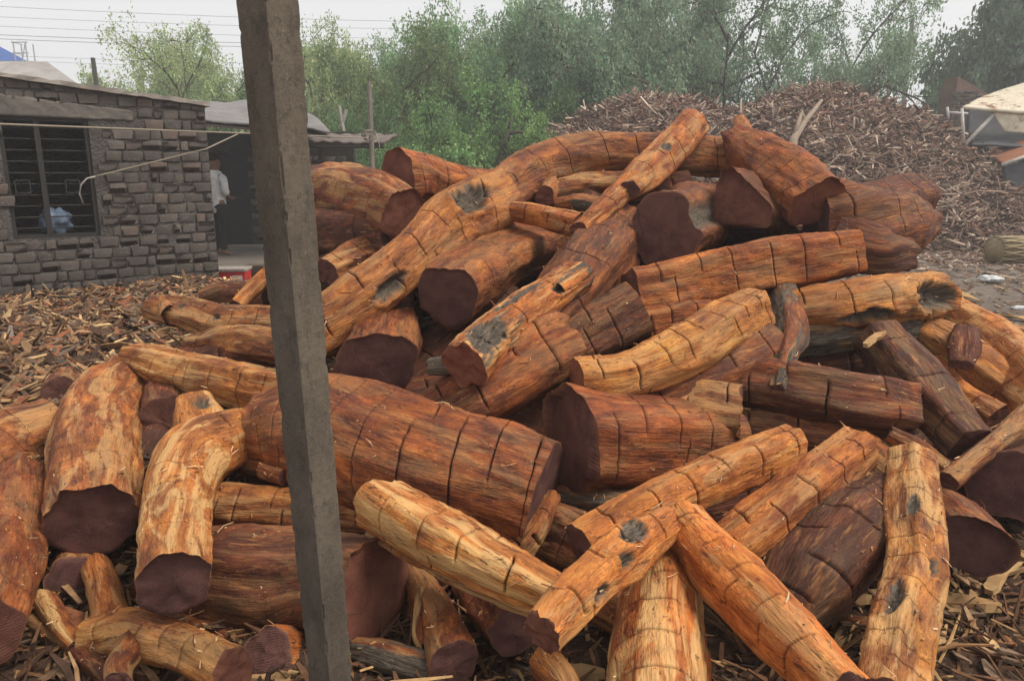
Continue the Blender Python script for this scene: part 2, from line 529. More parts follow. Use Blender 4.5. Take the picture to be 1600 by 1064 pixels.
# litter spread on the ground: left field, apron of the mound, foot of the heap
def all_h(X, Y):
    return np.maximum(np.maximum(ground_h(X, Y), litter_h(X, Y)), np.maximum(core_h(X, Y), mound_h(X, Y)))
n_ = 17000
X = rs.uniform(-7.5, -.3, n_); Y = rs.uniform(2.2, 9.6, n_) 
keep = (Y + .35 * (X + 3) < 9.5)
X, Y = X[keep], Y[keep]; Z = all_h(X, Y)
nn = surf_normals(all_h, X, Y, .1)
me = chips('chip_litter', np.stack([X, Y, Z + rs.uniform(0, .035, len(X))], 1), nn, rs, (.05, .36), (.012, .075), (.003, .014), PAL_LEFT, tilt=.45)
o = link('chip_litter', me, CHIP); tag(o, 'brown and tan wood chip litter covering the ground on the left', 'wood chips', kind='stuff')
n_ = 9500
X = rs.uniform(-2.4, 3.2, n_); Y = rs.uniform(1.5, 4.0, n_); Z = all_h(X, Y)
nn = surf_normals(all_h, X, Y, .1)
me = chips('bark_litter', np.stack([X, Y, Z + rs.uniform(0, .03, len(X))], 1), nn, rs, (.03, .30), (.005, .022), (.002, .008), [(6, (.125, .060, .030)), (6, (.055, .028, .017)), (3.5, (.21, .108, .048)), (1.1, (.40, .245, .11)), (1, (.11, .07, .045))], tilt=.45, bend=.4)
o = link('bark_litter', me, CHIP); tag(o, 'shredded bark and chips on the ground at the foot of the heap', 'wood chips', kind='stuff')
n_ = 5200
X = rs.uniform(2.5, 13, n_); Y = 15.0 - np.abs(rs.normal(0, 1.6, n_)); Z = all_h(X, Y)
nn = surf_normals(all_h, X, Y, .1)
me = chips('scattered_bark', np.stack([X, Y, Z + .01], 1), nn, rs, (.05, .34), (.015, .06), (.004, .012), PAL_MOUND + [(.6, (.5, .47, .43))], tilt=.15)
o = link('scattered_bark', me, CHIP); tag(o, 'bark scraps scattered over the bare ground before the mound', 'bark scraps', kind='stuff')
n_ = 3600
X = rs.uniform(2.2, 9, n_); Y = rs.uniform(3.5, 13, n_); Z = all_h(X, Y)
nn = surf_normals(all_h, X, Y, .1)
me = chips('loose_scraps', np.stack([X, Y, Z + .008], 1), nn, rs, (.03, .26), (.01, .045), (.003, .010), PAL_LEFT + [(2, (.34, .26, .18))], tilt=.12)
o = link('loose_scraps', me, CHIP); tag(o, 'loose chips strewn over the bare ground on the right', 'wood chips', kind='stuff')

# single large strips one could pick up
def strips(name, label, group, XY, hf, Lr, Wr, Tr, pal, rs, lift=.03, tilt=.25, nvar=8, cat='wood strip'):
    vs = []
    for k in range(nvar):
        vs.append(chips(name, np.zeros((1, 3)), np.array([[0, 0, 1.]]), rs, (Lr[0], Lr[0] * 1.001 + (Lr[1] - Lr[0]) * k / nvar), Wr, Tr, pal, tilt=.03))
        vs[-1].materials.append(CHIPOBJ)
    nr = surf_normals(hf, XY[:, 0], XY[:, 1], .15)
    Zs = hf(XY[:, 0], XY[:, 1])
    for i, (x, y) in enumerate(XY):
        o = bpy.data.objects.new(name, vs[i % nvar]); COL.objects.link(o)
        nv = Vector(nr[i] + rs.normal(0, tilt, 3)).normalized()
        o.rotation_mode = 'QUATERNION'
        q = nv.to_track_quat('Z', 'Y')
        o.rotation_quaternion = q @ Matrix.Rotation(rs.uniform(0, 6.28), 3, 'Z').to_quaternion()
        o.location = (x, y, Zs[i] + lift)
        s_ = rs.uniform(.8, 1.25); o.scale = (s_, s_, s_)
        tag(o, label, cat, group)
CHIPOBJ = chip_material('single_strip')
rs = np.random.RandomState(5)
def in_view(n, px, py, hf, zoff=0.0):
    """ground points seen inside a rectangle of the photo"""
    out = []
    while len(out) < n:
        x, y = rs.uniform(*px), rs.uniform(*py)
        z = 0.0
        for _ in range(6):
            p = ground_at(x, y, z); z = float(hf(np.array([p.x]), np.array([p.y]))[0])
        if p.y < 12: out.append((p.x, p.y))
    return np.array(out)
strips('wood_strip', 'tan split wood strip lying loose on the chip litter left of the heap', 'wood strips on the left litter',
       in_view(110, (0, 420), (462, 690), all_h), all_h, (.14, .42), (.03, .08), (.008, .022), [(2, (.36, .22, .10)), (2, (.24, .14, .07)), (1, (.46, .31, .16)), (3, (.13, .075, .045))], rs)
strips('wood_strip', 'splinter of peeled wood on the ground at the lower right', 'splinters at the lower right foot of the heap',
       in_view(60, (1300, 1600), (840, 1064), all_h), all_h, (.10, .24), (.015, .045), (.005, .014), [(3, (.40, .25, .12)), (2, (.28, .17, .09)), (2, (.17, .11, .07))], rs, lift=.02)
strips('wood_strip', 'loose bark splinter in the bottom left corner of the yard', 'splinters in the bottom left corner',
       in_view(34, (0, 420), (960, 1064), all_h), all_h, (.08, .20), (.015, .04), (.005, .012), [(3, (.34, .2, .1)), (2, (.2, .12, .07))], rs, lift=.02)
mx = rs.uniform(2.2, 12.5, 90); my = 19.2 - rs.uniform(.3, 3.8, 90)
strips('bark_strip', 'long bark strip sticking out of the tall mound', 'bark strips on the mound', np.stack([mx, my], 1), mound_h,
       (.35, .8), (.05, .13), (.012, .03), [(3, (.22, .15, .11)), (2, (.30, .22, .16)), (1, (.14, .07, .045))], rs, lift=.06, tilt=.35, cat='bark strip')

# ---------------------------------------------------------------- brick hut on the left
HC = Vector((-3.86, 9.7, 0)); HR = math.radians(38)
HM = Matrix.Translation(HC) @ Matrix.Rotation(HR, 4, 'Z'); HI = HM.inverted()
HNRM = Vector((math.sin(HR), -math.cos(HR), 0))
def wl(px, py, out=0.0):
    """photo pixel -> (x, z) on the hut front, x = 0 at its right corner"""
    r = P(px, py, 1) - Vector((0, 0, CAMZ))
    t = ((HC + HNRM * out) - Vector((0, 0, CAMZ))).dot(HNRM) / r.dot(HNRM)
    q = HI @ (Vector((0, 0, CAMZ)) + r * t)
    return q.x, q.z
MORTAR = plain('sooty_mortar', (.125, .11, .10), (.06, .053, .047), 5, bump=1.0, bd=.05, detail=9)
def brick_material():
    m, nt, b = mat('dusty_brick'); n = N(nt); p = n.pos()
    a = n.noise(p, 2.2, 6, .65); c = n.noise(p, 22, 5, .7)
    rnd = n.n('ShaderNodeObjectInfo').outputs['Random']
    col = n.mix(rnd, (.082, .069, .060), (.140, .117, .101))
    col = n.mix(n.rng(a, .38, .66), col, (.075, .064, .058))
    col = n.mix(n.rng(n.m('ADD', n.m('MULTIPLY', rnd, .35), a), .80, .9, 0, .5), col, (.17, .115, .09))
    col = n.mix(n.rng(c, .56, .68, 0, .6), col, (.22, .20, .18))
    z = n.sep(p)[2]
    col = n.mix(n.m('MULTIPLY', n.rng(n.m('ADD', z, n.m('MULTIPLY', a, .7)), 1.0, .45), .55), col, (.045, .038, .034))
    n.l(col, b.inputs['Base Color']); b.inputs['Roughness'].default_value = .95
    b1 = n.bump(c, .7, .012, None); n.bump(a, .5, .03, b, b1); return m
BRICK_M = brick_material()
PLASTER = plain('old_plaster', (.165, .145, .128), (.095, .082, .073), 4, bump=.5, bd=.015)
IRON = plain('black_iron', (.022, .020, .019), (.035, .03, .027), 30, rough=.6)
ROOFC = plain('pale_concrete_edge', (.34, .30, .26), (.22, .19, .17), 5, bump=.4)
hut = tag(empty('brick_hut', HC, HR), 'low grey brick hut with a barred window on the left', 'hut')
zt0 = wl(320, 163)[1]; zt1 = wl(0, 117)[1]; xt1 = wl(0, 117)[0]
def ztop(x): return zt0 + (zt1 - zt0) * x / xt1
XL = -4.2
wx0, wx1 = wl(8, 280)[0], wl(148, 280)[0]
wz0, wz1 = wl(80, 372)[1], wl(80, 184)[1]
m = MB()
def wallbox(x0, x1, z0, z1, y0=.008, y1=.23):
    # top follows the roof line
    za, zb = (z1(x0), z1(x1)) if callable(z1) else (z1, z1)
    V = [(x0, y0, z0), (x1, y0, z0), (x1, y1, z0), (x0, y1, z0), (x0, y0, za), (x1, y0, zb), (x1, y1, zb), (x0, y1, za)]
    m.add(V, [(0, 3, 2, 1), (4, 5, 6, 7), (0, 1, 5, 4), (1, 2, 6, 5), (2, 3, 7, 6), (3, 0, 4, 7)])
zt_ = lambda x: ztop(x) - .03
wallbox(XL, wx0, 0, zt_); wallbox(wx1, 0, 0, zt_); wallbox(wx0, wx1, 0, wz0); wallbox(wx0, wx1, wz1, zt_)
# side and back walls of the room
wallbox(-.2, 0, 0, zt_, .232, 3.6); wallbox(XL, XL + .2, 0, zt_, .232, 3.6); wallbox(XL, 0, 0, zt_, 3.602, 3.8)
wall = m.build('wall', MORTAR, hut)
m = MB(); nr2 = 46; V = []
for i in range(nr2 + 1):
    x = XL - .1 + (.06 - XL + .1) * i / nr2; j1 = random.uniform(-.022, .02); z_ = ztop(x)
    V += [(x, -.06 + j1, z_ - .026 + random.uniform(-.004, .006)), (x, -.06 + j1 + random.uniform(-.01, .01), z_ + .022 + random.uniform(-.012, .012)), (x, 3.9, z_ + .03), (x, 3.9, z_ - .026)]
Fr = []
for i in range(nr2):
    a = i * 4
    for k in range(4): Fr.append((a + k, a + 4 + k, a + 4 + (k + 1) % 4, a + (k + 1) % 4))
Fr += [(3, 2, 1, 0), tuple(nr2 * 4 + k for k in range(4))]
m.add(V, Fr)
m.build('roof', ROOFC, hut)
# plastered lintel band
lx1, lzb = wl(212, 186); _, lzt = wl(212, 158)
def plaster_band():
    nx, nz = 60, 8
    V = []; 
    for j in range(nz):
        for i in range(nx):
            x = XL + (lx1 - XL) * i / (nx - 1); z0_ = wz1 + .0; z1_ = ztop(x) - .20
            z = z0_ + (z1_ - z0_) * j / (nz - 1)
            y = -.006 + .012 * math.sin(i * 1.7 + j) * random.random() + (0.02 if i == nx - 1 else 0)
            V.append((x + random.uniform(-.01, .01), y, z + random.uniform(-.008, .008) * (0 < j)))
    Fc = [(j * nx + i, j * nx + i + 1, (j + 1) * nx + i + 1, (j + 1) * nx + i) for j in range(nz - 1) for i in range(nx - 1)]
    me = np_mesh('lintel', V, Fc, True)
    o = link('lintel', me, PLASTER, hut)
    so_ = o.modifiers.new('s', 'SOLIDIFY'); so_.thickness = -.03; so_.offset = 1
plaster_band()
# bricks, each one a piece of its own
def brick_mesh(k):
    r_ = random.Random(50 + k)
    b_ = .008
    V = []
    for (x, z, y) in [(-.5, -.5, 0), (.5, -.5, 0), (.5, .5, 0), (-.5, .5, 0)]:
        V.append((x, .06, z))
    for ring, (ins, y) in enumerate([(0, .012), (.05, .001), (.2, -.001)]):
        for (x, z) in [(-.5, -.5), (0, -.52), (.5, -.5), (.52, 0), (.5, .5), (0, .5), (-.5, .5), (-.51, 0)]:
            V.append((x * (1 - ins * .5) + r_.uniform(-.04, .04), y + r_.uniform(-.004, .004), z * (1 - ins * .9) + r_.uniform(-.06, .06)))
    Fc = []
    for ring in range(2):
        a = 4 + ring * 8
        for i in range(8):
            Fc.append((a + i, a + (i + 1) % 8, a + 8 + (i + 1) % 8, a + 8 + i))
    Fc.append(tuple(range(20, 28)))
    c = [4, 6, 8, 10]
    for i in range(4):
        a0, a1 = c[i], c[(i + 1) % 4]
        Fc.append((i, (i + 1) % 4, a1, a0 + 1)); Fc.append((i, a0 + 1, a0))
    me = bpy.data.meshes.new('brick'); me.from_pydata(V, [], Fc)
    me.polygons.foreach_set('use_smooth', [True] * len(me.polygons)); me.update()
    me.materials.append(BRICK_M)
    return me
BR = [brick_mesh(k) for k in range(9)]
row = .126; z = .02; j = 0
nb = 0
while z < 2.7:
    x = 0.0 - (0 if j % 2 else -.0)
    first = True
    while x > -3.05:
        Lb = (random.uniform(.17, .24) if random.random() < .78 else random.uniform(.10, .125)) if not (first and j % 2) else random.uniform(.10, .13)
        first = False
        xc = x - Lb / 2
        zc = z + row / 2 + random.uniform(-.006, .006)
        ok = zc + row / 2 < ztop(xc) + .04
        if wx0 - .02 < xc < wx1 + Lb / 2 - .02 and wz0 - .03 < zc < wz1 + .2: ok = False
        if xc < lx1 + .06 and wz1 - .04 < zc < ztop(xc) - .20: ok = False
        if ok:
            o = bpy.data.objects.new('brick', random.choice(BR)); COL.objects.link(o); o.parent = wall
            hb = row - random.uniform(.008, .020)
            if zc + hb / 2 > ztop(xc) - .032: 
                top = ztop(xc) - .034; bot = zc - hb / 2
                if top - bot < .04: x -= Lb; continue
                zc = (top + bot) / 2; hb = top - bot
            o.location = (xc, random.uniform(-.010, .008), zc)
            o.scale = (Lb - random.uniform(.006, .022), random.uniform(.9, 1.1), hb)
            o.rotation_euler = (random.uniform(-.02, .02), random.uniform(-.03, .03), random.uniform(-.035, .035))
            nb += 1
        x -= Lb
    z += row; j += 1
print('bricks', nb)
# rubble joint skirt at the base: uneven fallen plaster
# window
win = link('window', None, parent=hut)
win.location = ((wx0 + wx1) / 2, .06, (wz0 + wz1) / 2); ww, wh = wx1 - wx0, wz1 - wz0
m = MB()
for sx in (-1, 1): m.box((sx * (ww / 2 - .022), 0, 0), (.042, .05, wh - .004))
m.box((0, .0, wh / 2 - .022), (ww - .09, .05, .04)); m.box((0, .0, -wh / 2 + .022), (ww - .09, .05, .04))
m.build('frame', IRON, win)
mx_ = wl(68, 280)[0] - win.location.x
MB().box((mx_, 0, 0), (.055, .045, wh - .09)).build('mullion', IRON, win)
for k in range(10):
    zz = -wh / 2 + .05 + (wh - .1) * (k + .5) / 10
    MB().tube([(-ww / 2 + .04, .03, zz), (ww / 2 - .04, .03, zz + random.uniform(-.006, .006))], .008, 6).build('bar', IRON, win)
for sx in (-.32, .24):
    MB().box((sx * ww, -.01, -.02), (.15, .03, .012)).box((sx * ww, -.01, -.16), (.15, .03, .012)).box((sx * ww - .07, -.01, -.09), (.012, .03, .13)).box((sx * ww + .07, -.01, -.09), (.012, .03, .13)).build('latch_plate', IRON, win)
# blue plastic sack inside the window
def blob(name, c, rx, ry, rz, seed, mat_, n=20, amp=.25, fz=1.5, label=None, cat=None, top=1.0):
    th = np.linspace(0, 2 * np.pi, n * 2, endpoint=False); ph = np.linspace(-np.pi / 2, np.pi / 2, n)
    PH, TH = np.meshgrid(ph, th, indexing='ij')
    d = np.stack([np.cos(PH) * np.cos(TH), np.cos(PH) * np.sin(TH), np.sin(PH)], -1)
    r = 1 + amp * 2 * (fbm(d * fz + seed, seed, 4) - .5) + amp * .6 * np.abs(fbm(d * fz * 3.3 + seed, seed + 1, 2) - .5)
    V = d * r[..., None] * np.array([rx, ry, rz])
    i = np.arange(V[..., 0].size).reshape(PH.shape)
    q = np.stack([i[:-1], np.roll(i, -1, 1)[:-1], np.roll(i, -1, 1)[1:], i[1:]], -1).reshape(-1, 4)
    me = np_mesh(name, V.reshape(-1, 3), q, True)
    o = link(name, me, mat_); o.location = c
    if label: tag(o, label, cat)
    return o
BLUE = plain('blue_plastic', (.13, .19, .30), (.24, .30, .40), 12, rough=.4, bump=.6)
bx, bz = wl(101, 352); pw = HM @ Vector((bx - .05, .36, bz + .03))
blob('plastic_sack', pw, .17, .12, .15, 4, BLUE, amp=.6, fz=2.2, label='crumpled blue plastic sack just inside the barred window', cat='sack')
m = MB(); m.box((-1.9, .75, bz - .16), (2.0, 1.0, .04)); 
for sx in (-2.8, -1.0):
    for sy in (.32, 1.18): m.box((sx, sy, (bz - .18) / 2), (.05, .05, bz - .18))
o = m.build('bench', plain('bench_wood', (.08, .06, .045))); o.matrix_world = HM; tag(o, 'rough wooden bench inside the hut behind the window', 'bench')
# grey sheet roof of the building behind the hut
GREY = plain('weathered_sheet', (.36, .34, .32), (.24, .22, .21), 3, bump=.3)
lo = tag(empty('low_building', P(-60, 150, 17)), 'low building with a pale sheet roof just showing behind the hut roof', 'building')
def loc_slab(parent, quad, th, name, mt):
    mm = MB().slab([Vector(q) - parent.location for q in quad], th); return mm.build(name, mt, parent)
a, b_, c_, d_ = P(-160, 100, 16), P(75, 101, 16), P(120, 134, 15), P(-160, 134, 15)
loc_slab(lo, [d_, c_, b_, a], .06, 'roof', GREY)
wl_ = MB(); 
p1, p2 = P(-150, 128, 15.6), P(100, 128, 15.6)
wl_.slab([Vector((p1.x, p1.y, 0)) - lo.location, Vector((p2.x, p2.y, 0)) - lo.location, p2 - lo.location, p1 - lo.location], -.15)
wl_.build('wall', MORTAR, lo)

# blue factory roof and frame, far left
BLUEM = plain('blue_cladding', (.015, .14, .55), (.012, .11, .48), 1, rough=.5)
fb = tag(empty('factory_shed', P(0, 100, 60)), 'far factory shed with a bright blue sloping roof at the left edge', 'building')
fq = lambda x, y, d=60: P(x, y, d)
g1, g2, g3, g4 = fq(-260, 40), fq(-10, 68), fq(46, 98), fq(-260, 98)
m = MB(); m.slab([Vector(q) - fb.location for q in (g4, g3, g2, g1)], .3); m.build('roof', BLUEM, fb)
m = MB(); a1, a2 = fq(-255, 97, 59.6), fq(44, 99.5, 59.6)
m.slab([Vector((a1.x, a1.y, 0)) - fb.location, Vector((a2.x, a2.y, 0)) - fb.location, a2 - fb.location, a1 - fb.location], -.3); m.build('wall', plain('factory_wall', (.45, .45, .44)), fb)
m = MB(); ba = P(38, 100, 55); tp = P(36, 68, 55)
hh = tp.z
for dx in (-.45, .45):
    for dy in (-.45, .45): m.tube([(dx, dy, 0), (dx, dy, hh)], .05)
for zz in np.linspace(hh - 3, hh, 5):
    m.tube([(-.6, -.45, zz), (.6, -.45, zz)], .04); m.tube([(-.45, -.6, zz), (-.45, .6, zz)], .04)
m.tube([(-.45, -.45, hh - 3), (.45, -.45, hh)], .03)
o = m.build('steel_tower', plain('galvanised_steel', (.42, .43, .45), rough=.6), loc=(tp.x, tp.y, 0)); tag(o, 'small pale steel frame tower beside the blue factory roof', 'tower')

# ---------------------------------------------------------------- yard shed behind the post
TARP = plain('grey_tarpaulin', (.22, .205, .20), (.14, .13, .125), 2.2, rough=.6, bump=.5, bd=.05)
TIN = plain('rusty_tin', (.16, .13, .115), (.08, .05, .04), 3, rough=.6, bump=.3)
SHED_DARK = plain('soot_wall', (.055, .048, .044), (.03, .027, .025), 4, bump=.5)  # dark tone of the shed back and its support
YARD = plain('yard_floor', (.17, .15, .125), (.12, .10, .085), 3, bump=.5)
shed = tag(empty('yard_shed', (-4.2, 14, 0)), 'dark open yard shed with a tarpaulin covered roof behind the post', 'shed')
so_ = shed.location
def sb(name, mt, quad, th):
    return MB().slab([Vector(q) - so_ for q in quad], th).build(name, mt, shed)
def G(px, Y):          # ground point under photo column px at distance Y
    dx = (px - 800) / F; return Vector((dx * (Y * CP + 0.0) / 1.0 * 1.0, Y, 0))
zr = P(400, 190, 13.0).z
Yb = 15.6
xa, xb, xc_ = G(322, Yb).x, G(392, Yb).x, G(600, Yb).x
zb_ = 2.35
# back wall with door opening
dx0, dx1 = G(340, Yb).x, G(386, Yb).x
sb('wall', SHED_DARK, [(xa - 2, Yb, 0), (dx0, Yb, 0), (dx0, Yb, zb_), (xa - 2, Yb, zb_)], -.2)
sb('wall', SHED_DARK, [(dx1, Yb, 0), (xc_ - .6, Yb, 0), (xc_ - .6, Yb, zb_), (dx1, Yb, zb_)], -.2)
sb('wall', SHED_DARK, [(dx0, Yb, 1.95), (dx1, Yb, 1.95), (dx1, Yb, zb_), (dx0, Yb, zb_)], -.2)
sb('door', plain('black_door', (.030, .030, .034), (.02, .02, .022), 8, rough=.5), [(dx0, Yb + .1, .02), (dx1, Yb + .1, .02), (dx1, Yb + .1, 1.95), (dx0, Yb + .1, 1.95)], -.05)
for j in range(13):
    x = dx1 + .03 + (.1 if j % 2 else 0)
    while x < xc_ - .85:
        o = bpy.data.objects.new('brick', random.choice(BR)); COL.objects.link(o)
        o.parent = [c for c in shed.children if c.name.startswith('wall')][1]
        Lb = random.uniform(.2, .26)
        o.location = Vector((x + Lb / 2, Yb - .015, .09 + j * .143)) - so_; o.scale = (Lb - .02, .8, .12); x += Lb
# roofs
r1 = [P(250, 190, 15.8), P(392, 204, 12.9), P(515, 206, 12.9), P(480, 172, 16.4), P(300, 166, 16.4)]
q1 = [Vector((G(300, 12.6).x, 12.6, P(322, 186, 12.6).z)), Vector((G(520, 12.6).x, 12.6, P(515, 207, 12.6).z)), Vector((G(470, 16).x, 16, P(515, 172, 16).z + .12)), Vector((G(280, 16).x, 16, P(322, 166, 16).z + .06))]
def sheet(name, mt, quad, amp, seed, parent, th=.03, nu=34, nv=14, wav=0, org=None):
    a, b, c, d = [Vector(q) for q in quad]; V = []
    U, W = np.meshgrid(np.linspace(0, 1, nu), np.linspace(0, 1, nv), indexing='xy')
    A, B, C_, D_ = [np.array(q) for q in (a, b, c, d)]
    PT = A * ((1 - U) * (1 - W))[..., None] + B * (U * (1 - W))[..., None] + C_ * (U * W)[..., None] + D_ * ((1 - U) * W)[..., None]
    nrm = np.cross(B - A, D_ - A); nrm = nrm / np.linalg.norm(nrm)
    PT = PT + nrm * ((fbm(np.stack([U * 5, W * 3, U * 0 + seed], -1), seed, 4) - .5) * amp)[..., None]
    if wav: PT = PT + nrm * (np.sin(U * wav) * .018)[..., None]
    i = np.arange(nu * nv).reshape(nv, nu)
    q = np.stack([i[:-1, :-1], i[:-1, 1:], i[1:, 1:], i[1:, :-1]], -1).reshape(-1, 4)
    org = Vector((0, 0, 0)) if org is None else org
    me = np_mesh(name, PT.reshape(-1, 3) - np.array(org), q, True)
    o = link(name, me, mt, parent)
    s_ = o.modifiers.new('thickness', 'SOLIDIFY'); s_.thickness = th; s_.offset = -1
    return o
sheet('tarpaulin', TARP, q1, .16, 3, shed, org=so_)
sb('roof', TIN, [q - Vector((0, 0, .12)) for q in q1], .03)
# lower lean-to roof to the right with a dark strip for its underside
q2 = [P(392, 219, 12.9), P(598, 223, 12.9), P(622, 210, 14.6), P(392, 207, 14.6)]
sheet('lean_to_roof', TIN, q2, .05, 9, shed, org=so_, wav=60)
sb('underside_strip', plain('dark_underside', (.05, .04, .035)), [P(392, 232, 13.0), P(600, 232, 13.0), P(600, 226, 13.0), P(392, 222, 13.0)], .08)
zz_ = P(580, 226, 12.8)
for px in (500,):
    p = P(px, 228, 13.1); m = MB(); m.tube([Vector((p.x, p.y, 0)) - so_, p - so_], .05, 8); m.build('support', SHED_DARK, shed)
pz = P(577, 128, 12.75); p0 = P(583, 300, 12.75)
MB().tube([Vector((p0.x, p0.y, 0)), Vector((p0.x, p0.y, 1.2)), Vector((pz.x, pz.y, pz.z))], [.055, .05, .035], 8).build('wooden_pole', plain('grey_wood', (.20, .17, .14), (.12, .10, .08), 20, stretch=(1, 1, .15)))
tag(bpy.data.objects['wooden_pole'], 'thin grey wooden pole holding the knotted rope at the shed corner', 'pole')
cl = MB(); c0 = P(537, 206, 13.4)
cl.tube([c0, P(530, 166, 13.4)], .035, 6); cl.tube([P(533, 200, 13.4), P(541, 172, 13.4)], .03, 6)
o = cl.build('bundle_of_sticks', plain('bleached_stick', (.33, .30, .27), (.2, .18, .16), 15)); tag(o, 'pale sticks standing on the lean-to roof', 'sticks')
fl = link('yard_floor', MB().slab([(-9.5, 10.9, 0), (-3.0, 10.9, 0), (-2.0, 15.5, 0), (-9.5, 15.5, 0)], .05).build('t', None).data, YARD)
bpy.data.objects.remove(bpy.data.objects['t']); tag(fl, 'packed earth yard floor before the shed', 'floor', kind='structure')
fl.location.z = .035

# red box
rb = tag(empty('red_box', ground_at(357, 447), .12), 'red metal box with a white label at the corner of the hut', 'box')
RED = plain('red_paint', (.50, .025, .025), (.38, .02, .02), 6, rough=.45)
wb, hb_ = .56, .22
m = MB(); m.box((0, 0, hb_ / 2), (wb, .36, hb_)); o = m.build('body', RED, rb)
bv = o.modifiers.new('b', 'BEVEL'); bv.width = .012; bv.segments = 2
m = MB(); m.box((0, 0, hb_ + .017), (wb + .03, .39, .03)); 
for k in range(14): m.box((-wb / 2 + .02 + k * .04, -.2, hb_ + .035), (.012, .02, .02))
m.build('lid', plain('dusty_lid', (.34, .30, .27), (.25, .21, .19), 20), rb)
MB().box((.17, -.184, hb_ * .5), (.13, .006, .11)).build('label_plate', plain('white_label', (.65, .63, .6)), rb)
MB().box((-.05, -.19, .03), (.5, .012, .02)).build('trim', plain('red_trim', (.3, .03, .03)), rb)
# small dark crate beside it, by the post
o = MB().box((0, 0, .11), (.28, .25, .2)).box((0, -.13, .11), (.26, .01, .03)).build('crate', plain('crate_wood', (.10, .075, .05)), loc=ground_at(402, 436)); tag(o, 'small dark crate half hidden by the post, right of the red box', 'crate')

# ---------------------------------------------------------------- man beside the door
def skin_chain(name, nodes, edges, mat_, parent, root=0, sub=2):
    me = bpy.data.meshes.new(name); me.from_pydata([n_[0] for n_ in nodes], edges, []); me.update()
    o = link(name, me, mat_, parent)
    sk = o.modifiers.new('skin', 'SKIN'); sk.use_smooth_shade = True
    for i, n_ in enumerate(nodes):
        r_ = n_[1] if isinstance(n_[1], tuple) else (n_[1], n_[1])
        me.skin_vertices[0].data[i].radius = r_
        me.skin_vertices[0].data[i].use_root = (i == root)
    ss = o.modifiers.new('sub', 'SUBSURF'); ss.levels = sub; ss.render_levels = sub
    return o
pg = P(347, 402, 13.3); pg.z = .08
man = tag(empty('person', pg, math.radians(62)), 'man in a loose white shirt and dark trousers standing at the corner of the hut', 'person')
SK = plain('skin', (.22, .12, .075), (.18, .095, .06), 20, rough=.6)
SHIRT = plain('white_shirt', (.80, .79, .78), (.55, .54, .54), 16, bump=.5)
TROU = plain('dark_trousers', (.028, .027, .03), (.02, .02, .02), 10)
# faces +x in his own frame, arms folded a little in front
nodes = [((0, 0, .92), (.13, .10)), ((0, 0, 1.12), (.12, .09)), ((0, 0, 1.34), (.15, .10)), ((0, 0, 1.45), (.06, .06)), ((.01, 0, 1.52), (.062, .062)), ((.02, 0, 1.61), (.115, .10)), ((.015, 0, 1.70), (.105, .095)),
         ((0, .10, .86), .085), ((.02, .11, .48), .055), ((0, .11, .08), .038), ((.14, .12, .035), .032),
         ((0, -.10, .86), .085), ((.0, -.11, .48), .055), ((-.04, -.11, .08), .038), ((.10, -.12, .035), .032),
         ((0, .19, 1.38), .05), ((-.02, .24, 1.12), .038), ((.18, .16, 1.05), .028), ((.25, .13, 1.06), .03),
         ((0, -.19, 1.38), .05), ((-.02, -.24, 1.12), .038), ((.16, -.18, 1.02), .028), ((.24, -.15, 1.03), .03)]
edges = [(0, 1), (1, 2), (2, 3), (3, 4), (4, 5), (5, 6), (0, 7), (7, 8), (8, 9), (9, 10), (0, 11), (11, 12), (12, 13), (13, 14), (2, 15), (15, 16), (16, 17), (17, 18), (2, 19), (19, 20), (20, 21), (21, 22)]
body = skin_chain('body', nodes, edges, SK, man)
for s_ in (1, -1):
    hx, hy, hz = (.25, .13 * s_, 1.06) if s_ > 0 else (.24, -.15, 1.03)
    for f in range(5):
        fy = hy + (f - 2) * .014
        skin_chain('finger', [((hx, fy, hz), .009), ((hx + .05, fy, hz - .005), .008), ((hx + .075 - .01 * abs(f - 2), fy, hz - .025), .007)], [(0, 1), (1, 2)], SK, body, sub=1)
skin_chain('shirt', [((0, 0, .74), (.17, .15)), ((0, 0, 1.10), (.17, .14)), ((0, 0, 1.34), (.22, .19)), ((0, 0, 1.46), (.13, .12)), ((0, 0, 1.52), (.07, .07)),
                     ],
           [(0, 1), (1, 2), (2, 3), (3, 4)], SHIRT, man)
for s_ in (1, -1):
    skin_chain('sleeve', [((0, .12 * s_, 1.40), .08), ((0, .20 * s_, 1.36), .075), ((-.02, .245 * s_, 1.14), .066), ((.04, .23 * s_, 1.08), .058)], [(0, 1), (1, 2), (2, 3)], SHIRT, man)
skin_chain('trousers', [((0, 0, .98), (.14, .115)), ((0, .10, .80), .10), ((.02, .11, .48), .075), ((0, .11, .10), .06), ((0, -.10, .80), .10), ((0, -.11, .48), .075), ((-.04, -.11, .10), .06)],
           [(0, 1), (1, 2), (2, 3), (0, 4), (4, 5), (5, 6)], TROU, man)
HAIR = plain('black_hair', (.012, .011, .011))
hr = blob('hair', (-.022, 0, 1.735), .098, .088, .085, 6, HAIR, n=12, amp=.12, fz=3); hr.parent = man
bd = blob('beard', (.052, 0, 1.578), .050, .056, .042, 7, HAIR, n=10, amp=.15, fz=4); bd.parent = man
MB().add([(.10, -.012, 1.62), (.10, .012, 1.62), (.122, 0, 1.60), (.10, 0, 1.655)], [(0, 1, 2), (0, 2, 3), (1, 3, 2)]).build('nose', SK, man)

